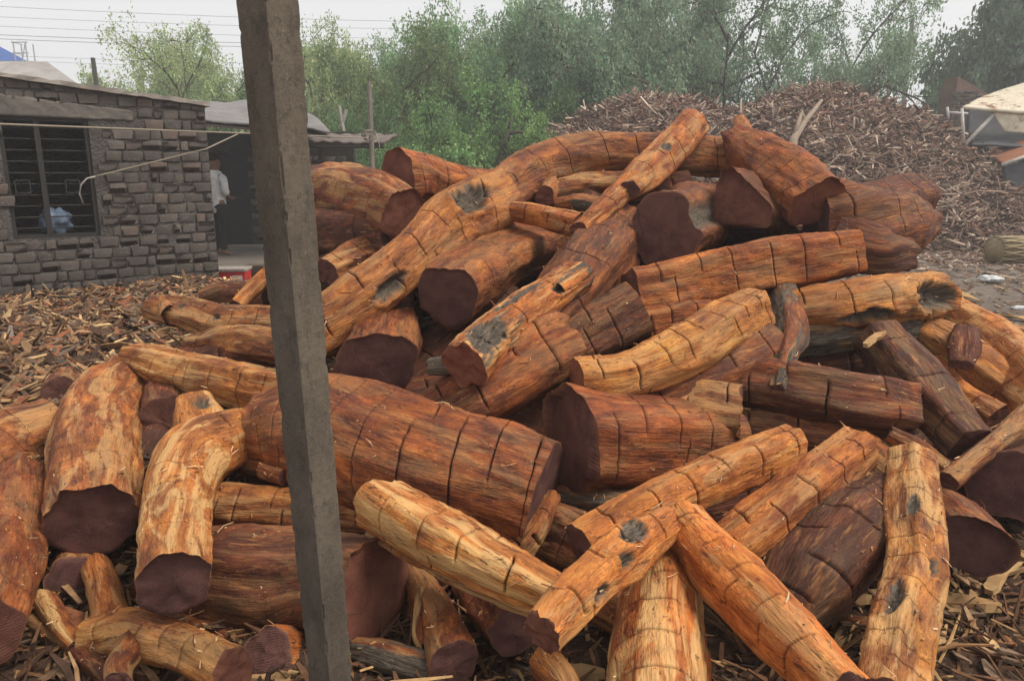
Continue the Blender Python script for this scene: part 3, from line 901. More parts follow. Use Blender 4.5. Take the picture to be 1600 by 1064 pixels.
# ---------------------------------------------------------------- concrete post in front
def post_material():
    m, nt, b = mat('cast_concrete'); n = N(nt)
    p = n.obj()
    a = n.noise(n.scale(p, (7, 7, 3.0)), 1, 6, .6); c = n.noise(p, 60, 6, .75); d = n.noise(p, 220, 3, .7); e = n.noise(n.scale(p, (26, 26, 17)), 1, 6, .75)
    col = n.mix(n.rng(a, .35, .65), (.080, .064, .050), (.150, .124, .096))
    col = n.mix(n.rng(e, .52, .62, 0, .6), col, (.062, .054, .044))
    col = n.mix(n.rng(c, .56, .66, 0, .65), col, (.05, .04, .032))
    col = n.mix(n.rng(d, .60, .70, 0, .5), col, (.30, .27, .23))
    n.l(col, b.inputs['Base Color']); b.inputs['Roughness'].default_value = .9
    b1 = n.bump(c, .6, .004, None); b2 = n.bump(e, .5, .006, None, b1); n.bump(d, .5, .0015, b, b2)
    return m
pt = P(418, 0, 1.5); pb = P(517, 1064, 2.05)
dv = (pt - pb) / (pt.z - pb.z)
base = pb - dv * (pb.z + .05); top = pb + dv * (2.6 - pb.z)
nz, ns = 300, 64
V = []
az = math.atan2(pb.x, pb.y)
th0 = math.radians(2) - az
for i in range(nz):
    z_ = i / (nz - 1); c = base + (top - base) * z_
    half = .0415 + .0035 * z_
    for k in range(ns):
        q = k / ns * 4; side = int(q); f = q - side
        # rounded square walk
        crn = [(1, 1), (-1, 1), (-1, -1), (1, -1)]
        a_, b_ = crn[side], crn[(side + 1) % 4]
        x = a_[0] + (b_[0] - a_[0]) * f; y = a_[1] + (b_[1] - a_[1]) * f
        l_ = (abs(x) ** 60 + abs(y) ** 60) ** (1 / 60); x /= l_; y /= l_
        V.append((x * half, y * half, z_ * (top - base).length))
V = np.array(V)
nr_ = V.copy(); nr_[:, 2] = 0; nr_ /= np.linalg.norm(nr_, axis=1)[:, None]
hf_ = (.0415 + .0035 * V[:, 2] / V[:, 2].max())
edge_ = smst(.86, 1.0, np.minimum(np.abs(V[:, 0]), np.abs(V[:, 1])) / hf_)
disp = (fbm(V * np.array([9, 9, 4.]), 3, 3) - .5) * .0010 - edge_ * .006 * smst(.56, .66, fbm(V * np.array([30, 30, 26]), 9, 3)) - .0015 * fbm(V * 90, 10, 2)
V = V + nr_ * disp[:, None]
i = np.arange(nz * ns).reshape(nz, ns)
q = np.stack([i[:-1], np.roll(i, -1, 1)[:-1], np.roll(i, -1, 1)[1:], i[1:]], -1).reshape(-1, 4)
me = np_mesh('concrete_post', np.vstack([V, [[0, 0, V[:, 2].max()]]]), q, False, Ft=[(int(i[-1, k]), int(i[-1, (k + 1) % ns]), nz * ns) for k in range(ns)])
post = link('concrete_post', me, post_material())
ax_ = (top - base).normalized()
post.matrix_world = Matrix.Translation(base) @ ax_.to_track_quat('Z', 'Y').to_matrix().to_4x4() @ Matrix.Rotation(math.radians(41) - az, 4, 'Z')
tag(post, 'square grey concrete post standing upright in front of the log heap', 'post')

# ---------------------------------------------------------------- ropes
ROPE = plain('jute_rope', (.30, .26, .20), (.20, .17, .13), 60)
def rope(name, pts, r, label, cat='rope', sag=0):
    Pn = []
    for i in range(len(pts) - 1):
        a, b = Vector(pts[i]), Vector(pts[i + 1]); k = 14
        for j in range(k + (i == len(pts) - 2)):
            f = j / k; p = a.lerp(b, f); p.z -= sag * 4 * f * (1 - f); Pn.append(p)
    o = MB().tube(Pn, r, 6).build(name, ROPE, smooth=True); return tag(o, label, cat)
kn = P(578, 216, 12.6)
wpt = lambda px, py, out: HM @ Vector((wl(px, py, out)[0], -out, wl(px, py, out)[1]))
rope('long_rope', [P(-60, 192, 6.5), kn], .011, 'long taut rope crossing in front of the hut to the wooden pole')
kk = MB()
for a in range(5):
    r0 = .05 + .01 * a; 
    kk.tube([kn + Vector((math.cos(t) * r0 * 1.4, -.06 + .03 * math.sin(t * 2), math.sin(t) * r0 + .01 * a)) for t in np.linspace(a, a + 5.6, 14)], .011, 5)
kk.tube([kn + Vector((.12, -.05, .02)), kn + Vector((.17, -.05, -.12)), kn + Vector((.14, -.05, -.22))], .01, 5)
tag(kk.build('rope_knot', ROPE, smooth=True), 'bulky rope knot tied round the thin wooden pole', 'knot')
rope('slanting_rope', [wpt(149, 276, .06), wpt(322, 233, .08), P(388, 202, 12.6)], .010, 'rope slanting from the barred window up to the shed roof')
e0 = wpt(149, 276, .07)
o = MB().tube([e0, wpt(136, 279, .09), wpt(127, 288, .1), wpt(124, 303, .1), wpt(130, 318, .1)], .010, 6).build('rope_tail', plain('white_rope', (.38, .36, .32)), smooth=True); tag(o, 'pale rope end dangling beside the barred window', 'rope')
# bent twig and stick against the hut foot
TW = plain('dry_twig', (.24, .17, .11), (.15, .10, .07), 30)
for pts, lab in (([(78, 458), (66, 443), (55, 436)], 'short dry stick leaning on the foot of the hut wall'), ([(-4, 428), (12, 444), (28, 458)], 'grey stick at the left edge leaning on the hut wall'),):
    P3 = [ground_at(x, 460) .lerp(P(x, y, 9.0), 0.0) if i == 99 else P(x, y, 8.55) for i, (x, y) in enumerate(pts)]
    tag(MB().tube(P3, [.018, .014, .01], 6).build('stick', TW, smooth=True), lab, 'stick')
tag(blob('stone', ground_at(129, 458, .1), .13, .09, .07, 8, plain('grey_stone', (.2, .19, .18)), n=12), 'flat grey stone at the foot of the hut wall', 'stone')

# ---------------------------------------------------------------- overhead lines and poles
WIRE = plain('cable', (.22, .22, .23), rough=.6)
def cable(a, b, da, db, sag, r, lab, grp='power cables over the yard'):
    A, B = P(*a, da), P(*b, db); pts = []
    for i in range(25):
        f = i / 24; p = A.lerp(B, f); p.z -= sag * 4 * f * (1 - f); pts.append(p)
    tag(MB().tube(pts, r * .7, 4).build('power_cable', WIRE), lab, 'cable', grp)
labs = ['highest thin cable crossing the sky at the upper left', 'second thin cable from the top at the upper left', 'thin cable above the pair of thicker ones at the left', 'upper one of the two darker cables at the left',
        'lower one of the two darker cables at the left', 'faint cable just above the left tree crown', 'faint cable level with the left pole top', 'lowest faint cable over the hut roof']
for k, (y0, y1, r) in enumerate([(-14, 20, .02), (6, 28, .018), (20, 44, .018), (36, 52, .028), (43, 57, .028), (68, 84, .015), (75, 92, .015), (112, 118, .012)]):
    cable((-500, y0 - 8), (1100, y1 + 14), 46, 60, .8, r, labs[k])
for k, (y0, y1) in enumerate([(78, 84), (88, 97), (98, 110)]):
    cable((1330, y0), (1750, y1), 60, 48, .5, .02, ['top cable in the gap of sky at the right', 'middle cable in the gap of sky at the right', 'bottom cable in the gap of sky at the right'][k])
pa, pb_ = P(145, 91, 24), P(152, 150, 24)
tag(MB().tube([Vector((pb_.x + .1, pb_.y, 0)), pa], [.09, .07], 8).build('leaning_pole', plain('dark_pole', (.07, .06, .055))), 'short dark leaning pole behind the hut roof', 'pole')
ua = P(1415, 50, 42); ub = P(1411, 150, 42); ub.x = ua.x = (ua.x + ub.x) / 2
up_ = tag(empty('utility_pole', (ub.x, ub.y, 0)), 'slim utility pole in the sky gap behind the bark mound', 'pole')
MB().tube([(0, 0, 0), Vector((ua.x - ub.x, 0, ua.z + .6))], [.16, .10], 8).build('pole_shaft', plain('pole_concrete', (.16, .15, .14)), up_)
za = P(1414, 108, 42).z
m = MB(); m.box((-.15, 0, za), (1.6, .1, .1)); 
for k in (-.9, -.35, .5): m.tube([(k, 0, za + .05), (k, 0, za + .25)], .04, 6)
m.build('crossarm', plain('arm_steel', (.14, .13, .13)), up_)

# ---------------------------------------------------------------- wrecked cab and brick pier, far right
PIER = plain('rusty_brick_pier', (.23, .14, .10), (.13, .085, .065), 3, bump=.5)
d0 = 23
pr = tag(empty('brick_pier', P(1505, 200, d0)), 'ruined reddish brick pier behind the wrecked truck cab', 'pier'); pr.location.z = 0
pA, pB = P(1482, 122, d0), P(1530, 138, d0)
hm = pA.z
m = MB(); m.add([(pA.x - pr.location.x, 0, 0), (pB.x - pr.location.x + .8, 0, 0), (pB.x - pr.location.x + .8, .8, 0), (pA.x - pr.location.x, .8, 0),
                 (pA.x - pr.location.x + .1, 0, hm), (pB.x - pr.location.x + .6, 0, hm - .75), (pB.x - pr.location.x + .6, .8, hm - .75), (pA.x - pr.location.x + .1, .8, hm)],
                [(0, 3, 2, 1), (4, 5, 6, 7), (0, 1, 5, 4), (1, 2, 6, 5), (2, 3, 7, 6), (3, 0, 4, 7)])
pw_ = m.build('wall', PIER, pr)
x0p, x1p = pA.x - pr.location.x + .02, pB.x - pr.location.x + .6
for j in range(30):
    z_ = .8 + j * .11; x = x0p + (j % 2) * .1
    while x + .2 < x1p and z_ < hm - .08 - (x - x0p) * .55:
        o = bpy.data.objects.new('brick', random.choice(BR)); COL.objects.link(o); o.parent = pw_
        o.location = (x + .11, -.015, z_); o.scale = (.2, .8, .09); x += .23
        o.data = o.data
wr = tag(empty('wrecked_cab', P(1560, 220, 17.5)), 'crushed white truck cab with rust streaks at the right edge', 'vehicle wreck')
wr.location.z = 0; wo_ = wr.location
def rust_white():
    m, nt, b = mat('rusty_white_paint'); n = N(nt); p = n.obj()
    a = n.noise(n.scale(p, (3, 3, 1.2)), 1, 6, .65); c = n.noise(p, 7, 5, .7)
    col = n.mix(n.rng(c, .4, .65), (.62, .56, .44), (.50, .42, .30))
    col = n.mix(n.rng(a, .53, .61), col, (.20, .085, .04))
    n.l(col, b.inputs['Base Color']); b.inputs['Roughness'].default_value = .6; n.bump(a, .4, .02, b); return m
RW = rust_white(); DK = plain('dark_sheet_and_shade', (.035, .038, .045), (.06, .06, .065), 5, rough=.6); OR = plain('rusty_orange_panel', (.32, .13, .065), (.22, .09, .05), 4, rough=.7); WH = plain('white_steel', (.55, .54, .52), (.35, .3, .26), 8, rough=.6)
def S2(name, mt, quad, amp=.06, seed=1, th=.04, dd=17.5): 
    return sheet(name, mt, [P(x, y, d) for x, y, d in quad], amp, seed, wr, th=th, org=wo_)
S2('roof_panel', RW, [(1503, 168, 17.1), (1720, 186, 16.2), (1720, 92, 17.4), (1536, 150, 17.9)], .05, 5, th=.05)
S2('side_panel', RW, [(1570, 206, 16.9), (1720, 218, 16.1), (1720, 184, 16.25), (1548, 172, 16.98)], .05, 7)
S2('cab_shade_panel', DK, [(1510, 225, 18.4), (1690, 230, 18.4), (1690, 160, 18.6), (1512, 170, 18.6)], .05, 8)  # dark panel put in for the shade inside the open cab
S2('dark_sheet', DK, [(1518, 226, 16.8), (1700, 232, 16.2), (1690, 205, 17.6), (1515, 212, 17.8)], .08, 11)
S2('orange_panel', OR, [(1566, 256, 16.2), (1720, 205, 15.6), (1720, 172, 16.6), (1542, 240, 17.0)], .06, 12)
S2('lower_dark_panel', DK, [(1572, 300, 16.1), (1720, 290, 15.6), (1720, 232, 15.6), (1568, 256, 16.2)], .05, 14)  # dark panel for the dark area below the orange one
for pts, r in (([(1503, 170), (1506, 228)], .035), ([(1506, 228), (1556, 176)], .045), ([(1480, 176), (1512, 178)], .03), ([(1480, 168), (1482, 186)], .03), ([(1566, 258), (1605, 244), (1720, 208)], .04), ([(1500, 208), (1512, 210)], .03)):
    MB().tube([P(x, y, 16.9 if y > 235 else 17.0) - wo_ if y <= 235 else P(x, y, 16.0) - wo_ for x, y in pts], r, 8).build('frame_tube', WH, wr, smooth=True)
MB().box((1.2, .6, .5), (3.2, 1.6, 1.0)).build('chassis', TIN, wr)

# dead forked branch on the mound, woven bundle, litter
BL = plain('bleached_branch', (.30, .235, .18), (.20, .14, .10), 14, stretch=(1, 1, .2), bump=.5)
m = MB(); q = lambda x, y, d: P(x, y, d)
m.tube([q(1236, 250, 14.9), q(1240, 218, 15.3), q(1258, 190, 15.9), q(1284, 157, 16.8)], [.10, .085, .06, .035], 8)
m.tube([q(1242, 212, 15.4), q(1248, 190, 15.7), q(1252, 178, 15.9)], [.06, .045, .03], 8)
m.tube([q(1258, 190, 15.9), q(1252, 172, 16.1)], [.04, .02], 6)
tag(m.build('dead_branch', BL, smooth=True), 'pale forked dead branch sticking up from the bark mound', 'branch')
def bundle():
    gm = ground_at(1572, 412); e = empty('reed_bundle', gm, math.radians(12)); tag(e, 'woven yellowish reed bundle on the ground at the right edge', 'bundle')
    RE = plain('reed', (.34, .27, .16), (.20, .15, .09), 25, stretch=(.2, 1, 1), bump=.5)
    r0 = .23
    MB().tube([(-.30, 0, r0), (.2, 0, r0 + .02), (1.1, 0, r0 + .03)], [.20, .225, .215], 20).build('core', RE, e, smooth=True)
    for k in range(26):
        a0 = k / 26 * 6.28; tw = 1.1 if k % 2 else -.9
        pts = [(-.31 + 1.4 * f, math.cos(a0 + tw * f) * (r0 + .005), math.sin(a0 + tw * f) * (r0 + .005) + r0) for f in np.linspace(0, 1, 10)]
        MB().tube(pts, .018, 5).build('reed', RE, e, smooth=True)
bundle()
PL = plain('white_plastic', (.62, .62, .62), (.45, .45, .45), 12, rough=.4)
for (x, y, r, sd_, lab) in ((1548, 440, .12, 3, 'crumpled white plastic bag on the bare ground at the right'), (1592, 484, .06, 5, 'scrap of white plastic near the right edge'), (1560, 385, .07, 6, 'tiny white litter scrap before the mound')):
    p = ground_at(x, y); blob('plastic_litter', p + Vector((0, 0, r * .3)), r * 1.3, r, r * .45, sd_, PL, n=16, amp=.5, fz=2.5, label=lab, cat='litter')
YW = plain('fresh_split_wood', (.46, .30, .14), (.34, .19, .08), 10, stretch=(.3, 1, 1), bump=.4)
def plank(pts, wd, lab, dd=0.0, th=.02, mt=None, name='split_plank', dfun=None):
    """split board along pixel points lying on the ground or heap"""
    W3 = [P(x, y, dfun(x, y) + dd) if dfun else ground_at(x, y, .04) for x, y in pts]
    m = MB(); n_ = 12; V = []; Fc = []
    for i in range(n_):
        f = i / (n_ - 1) * (len(W3) - 1); k = min(int(f), len(W3) - 2); p = W3[k].lerp(W3[k + 1], f - k)
        t = (W3[k + 1] - W3[k]).normalized(); s_ = t.cross(Vector((0, 0, 1))).normalized(); s_ = (s_ + Vector((0, 0, .35 * math.sin(i * .7)))).normalized(); u = s_.cross(t)
        ww_ = wd * (.75 + .35 * random.random()) * (1 if 0 < i < n_ - 1 else .6)
        for (a, b) in ((-1, -1), (1, -1), (1, 1), (-1, 1)): V.append(p + s_ * a * ww_ / 2 + u * b * th / 2)
    for i in range(n_ - 1):
        for k in range(4): Fc.append((i * 4 + k, i * 4 + (k + 1) % 4, i * 4 + 4 + (k + 1) % 4, i * 4 + 4 + k))
    Fc += [(3, 2, 1, 0), tuple(n_ * 4 - 4 + k for k in range(4))]
    c0 = W3[0]; o = m.add([v - c0 for v in V], Fc).build(name, mt or YW, loc=c0)
    tag(o, lab, 'plank'); return o
# ---------------------------------------------------------------- logs
def catmull(Pts, R, ds=.01):
    Pts = np.array([list(p) for p in Pts], float); R = np.array(R, float)
    n = len(Pts)
    A = np.vstack([2 * Pts[0] - Pts[1], Pts, 2 * Pts[-1] - Pts[-2]])
    RA = np.concatenate([[R[0]], R, [R[-1]]])
    out, ro = [], []
    for i in range(n - 1):
        p0, p1, p2, p3 = A[i:i + 4]; m_ = 24
        t = np.linspace(0, 1, m_, endpoint=(i == n - 2))[:, None]
        out.append(.5 * (2 * p1 + (p2 - p0) * t + (2 * p0 - 5 * p1 + 4 * p2 - p3) * t ** 2 + (3 * p1 - p0 - 3 * p2 + p3) * t ** 3))
        tt = t[:, 0]; sm = tt * tt * (3 - 2 * tt)
        ro.append(RA[i + 1] * (1 - sm) + RA[i + 2] * sm)
    C = np.vstack(out); RR = np.concatenate(ro)
    s = np.concatenate([[0], np.cumsum(np.linalg.norm(np.diff(C, axis=0), axis=1))])
    return C, RR, s


_seed = [100]
CAMP = np.array([0, 0, CAMZ])

def log_body(name, pts_world, radii, tone=.5, pale=.3, bark=0.0, kerf=.14, knots=(), jag=(0, 0), tilt=(0, 0),
             ntheta=60, ds=.014, seed=None, origin=None, kspan=1.0, flat=.14, lump=.09, kphase=None, groove=(), kw=.0058,
             capred=(0, 0), caps=(True, True), off=(0, 0, 0), oval=1.0, capr=(1, 1)):
    """hewn log body mesh and its two cut-end meshes, all in the log's own frame"""
    if seed is None: _seed[0] += 1; seed = _seed[0]
    rg = np.random.RandomState(seed)
    cj = np.random.RandomState(seed + 500)
    capred = tuple(q if q else abs(cj.normal(0, .16)) for q in capred)
    C, RR, S_ = catmull(pts_world, radii)
    L = S_[-1]
    base = list(np.linspace(0, L, max(int(L / ds), 8)))
    kerfs = []
    if kerf > 0:
        x = (kphase if kphase is not None else rg.uniform(.4, .8)) * kerf
        while x < L - .035:
            a0 = rg.uniform(-.9, .9); hs_ = rg.uniform(.55, 1.15) * kspan
            kerfs.append((x, a0, hs_, rg.uniform(.016, .03)))
            if rg.rand() < .45:
                a1 = a0 + (hs_ + rg.uniform(.5, .8)) * rg.choice([-1, 1])
                x2 = x + rg.uniform(.25, .45) * kerf
                if x2 < L - .03: kerfs.append((x2, a1, rg.uniform(.35, .6), rg.uniform(.014, .024)))
            x += kerf * rg.uniform(.82, 1.18)
    kerfs.sort()
    kr = []
    last = -1
    for q in kerfs:
        if q[0] - last < kw * 2.2: continue
        kr.append(q); last = q[0]
    pos = [(s, -1) for s in base if all(abs(s - q[0]) > kw * .5 + .003 for q in kr)]
    for i, q in enumerate(kr):
        pos += [(q[0] - kw / 2 - .0012, -1), (q[0] - kw / 2 + .0008, i), (q[0] + kw / 2 - .0008, i), (q[0] + kw / 2 + .0012, -1)]
    pos.sort()
    s = np.array([p[0] for p in pos]); ki = np.array([p[1] for p in pos])
    s = np.clip(s, 0, L)
    Cc = np.stack([np.interp(s, S_, C[:, j]) for j in range(3)], 1)
    T = np.stack([np.interp(s, S_, np.gradient(C[:, j], S_)) for j in range(3)], 1)
    # smooth tangents
    for _ in range(2):
        T = T.copy(); T[1:-1] = (T[:-2] + T[1:-1] * 2 + T[2:]) / 4
    T /= np.linalg.norm(T, axis=1)[:, None]
    R = np.interp(s, S_, RR)
    zz = np.zeros((len(s), 3)); zz[:, 0] = s * 2.6; zz[:, 1] = seed * 3.1
    wv = np.stack([fbm(zz + 7 * j, seed + 90 + j, 2) - .5 for j in range(3)], 1) * (R * .14)[:, None]
    Cc = Cc + wv
    R = R * (1 + .12 * (fbm(zz * 1.6 + 31, seed + 95, 2) - .5))
    mid = Cc.mean(0)
    ref = (CAMP - mid); ref /= np.linalg.norm(ref); ref = ref + np.array([0, 0, .6]); ref /= np.linalg.norm(ref)
    tm = T.mean(0); tm /= np.linalg.norm(tm)
    if abs(ref @ tm) > .85: ref = np.array([0.1, 0, 1.0])
    Nn = ref[None] - (T @ ref)[:, None] * T
    Nn /= np.linalg.norm(Nn, axis=1)[:, None]
    B = np.cross(T, Nn)
    a = np.linspace(-math.pi, math.pi, ntheta, endpoint=False) + .0
    Sg, Ag = np.meshgrid(s, a, indexing='ij')
    R0 = R.mean()
    g = np.stack([np.cos(Ag) * R0, np.sin(Ag) * R0, Sg], -1)
    go = g + rg.uniform(0, 50, 3)
    rad = np.repeat(R[:, None], ntheta, 1)
    rad = rad * (1 + lump * 2 * (fbm(go * np.array([6, 6, 2.6]), seed, 2) - .5))
    # hewn flats
    K = rg.randint(6, 10)
    ak = np.sort(rg.uniform(-math.pi, math.pi, K))
    rcut = np.full_like(rad, 9.)
    for j in range(K):
        z = np.zeros((len(s), 3)); z[:, 0] = s * 3.2 + j * 9.1; z[:, 1] = seed
        dk = R * (1 - flat * (.35 + 1.5 * vnoise(z * np.array([.6, 1, 1]), j)))
        ca = np.cos(Ag - ak[j] - .25 * (vnoise(z * np.array([.6, 1, 1]), j + 40) - .5)[:, None])
        q = np.where(ca > .25, dk[:, None] / np.maximum(ca, .25), 9.)
        rcut = np.minimum(rcut, q)
    rad = np.minimum(rad, rcut)
    rad *= 1.06
    # terraces left by the axe and long splinters
    tn = fbm(go * np.array([20, 20, 3.2]), seed + 5, 3) * 7
    ter = np.floor(tn) + smst(.0, .22, tn - np.floor(tn))
    rad = rad + (ter - 3.5) * .0036 * min(1, R0 / .09)
    rad = rad + (fbm(go * np.array([52, 52, 9.]), seed + 9, 3) - .5) * .011 * min(1, R0 / .08)
    rad = rad + (fbm(go * np.array([30, 30, 24.]), seed + 19, 2) - .5) * .008 * min(1, R0 / .08)
    if oval != 1.0:
        rad = rad * (np.cos(Ag) ** 2 * oval + np.sin(Ag) ** 2)
    M = np.zeros(Sg.shape + (3,))
    for (kf, ka, kl, kc, kd) in knots:      # fraction, angle, half length, half width (m), depth (m)
        da = (np.angle(np.exp(1j * (Ag - ka)))) * R0
        q = np.sqrt(((Sg - kf * L) / kl) ** 2 + (da / kc) ** 2) + (fbm(go * 26, seed + 33, 3) - .5) * .9
        rad = rad - 1.25 * kd * smst(1.0, .6, q) + .006 * np.sin(q * 22) * smst(.95, .8, q) + .45 * abs(kd) * np.exp(-((q - 1.15) / .17) ** 2)
        M[..., 1] = np.maximum(M[..., 1], smst(1.03, .9, q))
    for (ga, gw, gd) in groove:             # open lengthwise slots
        da = np.abs(np.angle(np.exp(1j * (Ag - ga))))
        rad = rad - gd * smst(gw, gw * .5, da)
        M[..., 1] = np.maximum(M[..., 1], smst(gw, gw * .6, da))
    for i, q in enumerate(kr):
        rows = np.where(ki == i)[0]
        if len(rows) == 0: continue
        da = np.abs(np.angle(np.exp(1j * (a - q[1]))))
        msk = smst(q[2] + .1, q[2] - .12, da)
        rad[rows] -= (q[3] * msk)[None]
        M[rows, :, 0] = msk[None]
    # lengthwise wobble so that kerfs are not perfect hoops
    wob = (fbm(np.stack([np.cos(Ag) * 1.3, np.sin(Ag) * 1.3, Sg * 5 + seed], -1), seed + 3, 2) - .5) * .020
    sk = rg.uniform(-.12, .12)
    wob = wob + sk * np.sin(Ag) * R[:, None] * 1.2
    edge = np.minimum(smst(0, .05, Sg), smst(0, .05, L - Sg))
    wob = wob * edge
    for e, (jg, tl) in enumerate(zip(jag, tilt)):
        d_ = (L - Sg) if e else Sg
        wgt = smst(.14, 0, d_) ** 2
        sgn = 1 if e else -1
        jn = (fbm(np.stack([np.cos(Ag) * 3.5, np.sin(Ag) * 3.5, Ag * 0 + seed + e], -1), seed + 70 + e, 3) - .45) * 2
        wob = wob + sgn * wgt * (jg * jn)
        if not isinstance(tl, tuple): tl = (tl, 0)
        wob = wob + sgn * smst(.3, 0, d_) * (tl[0] * np.cos(Ag) + tl[1] * np.sin(Ag)) * R[:, None]
    V = Cc[:, None] + rad[..., None] * (np.cos(Ag)[..., None] * Nn[:, None] + np.sin(Ag)[..., None] * B[:, None]) + wob[..., None] * T[:, None]
    nr = len(s)
    idx = np.arange(nr * ntheta).reshape(nr, ntheta)
    q = np.stack([idx[:-1], np.roll(idx, -1, 1)[:-1], np.roll(idx, -1, 1)[1:], idx[1:]], -1).reshape(-1, 4)
    org = np.array(origin if origin is not None else mid)
    tt = np.tile([tone, pale, bark], (nr * ntheta, 1))
    me = np_mesh(name, (V - org).reshape(-1, 3), q, True, {'g': go.reshape(-1, 3), 't': tt, 'm': M.reshape(-1, 3)})
    me.materials.append(WOOD)
    capm = []
    for e in (0, 1):
        if not caps[e]: capm.append(None); continue
        rim = V[-1] if e else V[0]
        Tn = T[-1] if e else -T[0]
        c = rim.mean(0)
        fr = [1.0, .985, .93, .82, .66, .48, .3, .14]
        rows = [rim + Tn * .0005]
        rimf = rim - ((rim - c) @ Tn)[:, None] * Tn * .85
        for f_ in fr[1:]:
            p_ = c + ((rimf if f_ < .95 else rim) - c) * f_
            bmp = (fbm(np.stack([np.cos(a) * f_ * 3, np.sin(a) * f_ * 3, a * 0 + seed + e * 3], -1), seed + 60, 3) - .5)
            p_ = p_ + Tn * (bmp * .018 * smst(1.0, .8, np.full(ntheta, f_)) + .001)[:, None]
            rows.append(p_)
        VV = np.vstack(rows + [c[None] + Tn * .001])
        ii = np.arange(len(fr) * ntheta).reshape(len(fr), ntheta)
        qq = np.stack([ii[:-1], np.roll(ii, -1, 1)[:-1], np.roll(ii, -1, 1)[1:], ii[1:]], -1).reshape(-1, 4)
        last_ = ii[-1]; tri = np.stack([last_, np.roll(last_, -1), np.full(ntheta, len(VV) - 1)], -1)
        if e == 0: qq = qq[:, ::-1]; tri = tri[:, ::-1]
        gg = np.vstack([np.stack([np.cos(a) * f_ * R0, np.sin(a) * f_ * R0, a * 0 + e], -1) for f_ in fr] + [np.array([[0, 0, e]])]) + rg.uniform(0, 40, 3)
        mm = np.concatenate([np.full(ntheta, f_) for f_ in fr] + [[0.]])
        mm = np.stack([mm * capr[e], mm * 0, mm * 0], -1)
        cm = np_mesh('cut_end', VV - org, qq, True, {'g': gg, 't': np.tile([capred[e], 0, 0], (len(VV), 1)), 'm': mm}, Ft=tri)
        cm.materials.append(CUT)
        capm.append(cm)
    return me, capm, org

def to_world(pts, dd=0):
    W, R = [], []
    for p in pts:
        x, y, r = p[:3]; d = D(x, y) + (p[3] if len(p) > 3 else 0) + dd
        W.append(P(x, y, d)); R.append(r * d / F)
    return W, R

def log(label, pts, name='log', group=None, branches=(), dd=0, **kw):
    W, R = to_world(pts, dd)
    me, capm, org = log_body(name, W, R, **kw)
    o = link(name, me); o.location = org
    if group is None:
        nv = len(me.vertices); cs = np.empty(nv * 3, np.float32); me.vertices.foreach_get('co', cs); cs = cs.reshape(-1, 3)
        ns = np.empty(nv * 3, np.float32); me.vertices.foreach_get('normal', ns); ns = ns.reshape(-1, 3)
        up = np.where(ns[:, 2] > .15)[0]
        if len(up):
            pk = CR.choice(up, max(12, int(len(up) * .012))); CRUMB.append(np.hstack([cs[pk] + np.array(org), ns[pk]]))
    tag(o, label, 'log', group)
    for c in capm:
        if c: link('cut_end', c, parent=o)
    for bpts, bk in branches:
        W, R = to_world(bpts, dd)
        k2 = dict(tone=kw.get('tone', .5), pale=kw.get('pale', .3), bark=kw.get('bark', 0), kerf=0, caps=(False, True), ntheta=32)
        k2.update(bk)
        bm_, bc, _ = log_body('branch_stub', W, R, origin=org, **k2)
        bo = link('branch_stub', bm_, parent=o)
        if bc[1]: link('cut_end', bc[1], parent=bo)
    return o

CR = np.random.RandomState(3); CRUMB = []
# each entry: label, control points (photo x, y, half width, depth offset from the heap face in m), options
log('long arched red log bridging the crest of the heap',
    [(768, 314, 34, .0), (830, 272, 37, .05), (905, 248, 37, .05), (1000, 242, 32, .1), (1100, 245, 29, .15), (1195, 255, 26, .25)], tone=.42, pale=.15, kerf=.27, kw=.0065)
log('long diagonal orange log with two dark knot holes, low end behind the post',
    [(470, 528, 38, -.2), (560, 466, 41, -.2), (640, 408, 37, -.2), (705, 350, 46, -.2), (776, 312, 42, -.15)], tone=.58, pale=.2, kerf=.2,
    knots=[(.79, .1, .13, .075, .04), (.30, .8, .11, .055, .035)], tilt=(0, .3), kw=.0065)
log('slim log standing up slanting above the crest, its cut top against the bark mound',
    [(905, 358, 15, -.3), (960, 310, 17, -.28), (1005, 272, 27, -.28), (1045, 235, 27, -.3), (1084, 192, 24, -.35)], tone=.58, pale=.3, kerf=.22,
    branches=[([(1008, 278, 15, -.3), (985, 296, 15, -.38)], {})], knots=[(.62, .2, .05, .03, .012)], capred=(0, 1), tilt=(0, -.35))
log('red log lying down the right shoulder of the crest with a splintered upper tip',
    [(1150, 222, 26, -.1), (1185, 248, 38, -.15), (1230, 280, 46, -.2), (1275, 318, 46, -.3)], tone=.42, pale=.08, kerf=.19, jag=(.05, 0), tilt=(0, .35), capred=(1, .7),
    branches=[([(1170, 235, 20, -.12), (1158, 192, 12, -.1)], {'jag': (0, .04), 'tone': .62})])
log('short fat log under the crest showing a big reddish split face', 
    [(1215, 345, 58, .55), (1170, 325, 66, .2), (1143, 315, 66, -.15)], tone=.22, pale=.05, kerf=0, capred=(.5, .5), bark=.12, tilt=(0, (.3, -.2)), flat=.3, lump=.2)
log('log with a heart shaped dark purple end facing out of the heap top',
    [(1130, 330, 40, .7), (1080, 352, 54, .2), (1046, 366, 60, -.25)], tone=.35, pale=.05, kerf=0, bark=.15, lump=.22, groove=[(-.75, .5, .045)])
log('thick dull red log with a ragged forked right end, rightmost on the crest',
    [(1270, 352, 60, .05), (1330, 352, 68, .05), (1390, 350, 58, .05), (1432, 345, 36, .1)], tone=.27, pale=.1, kerf=.21, jag=(0, .09), flat=.1,
    branches=[([(1300, 372, 44, .05), (1365, 392, 40, .03), (1412, 396, 30, .03)], {'jag': (0, .07), 'tone': .12})])
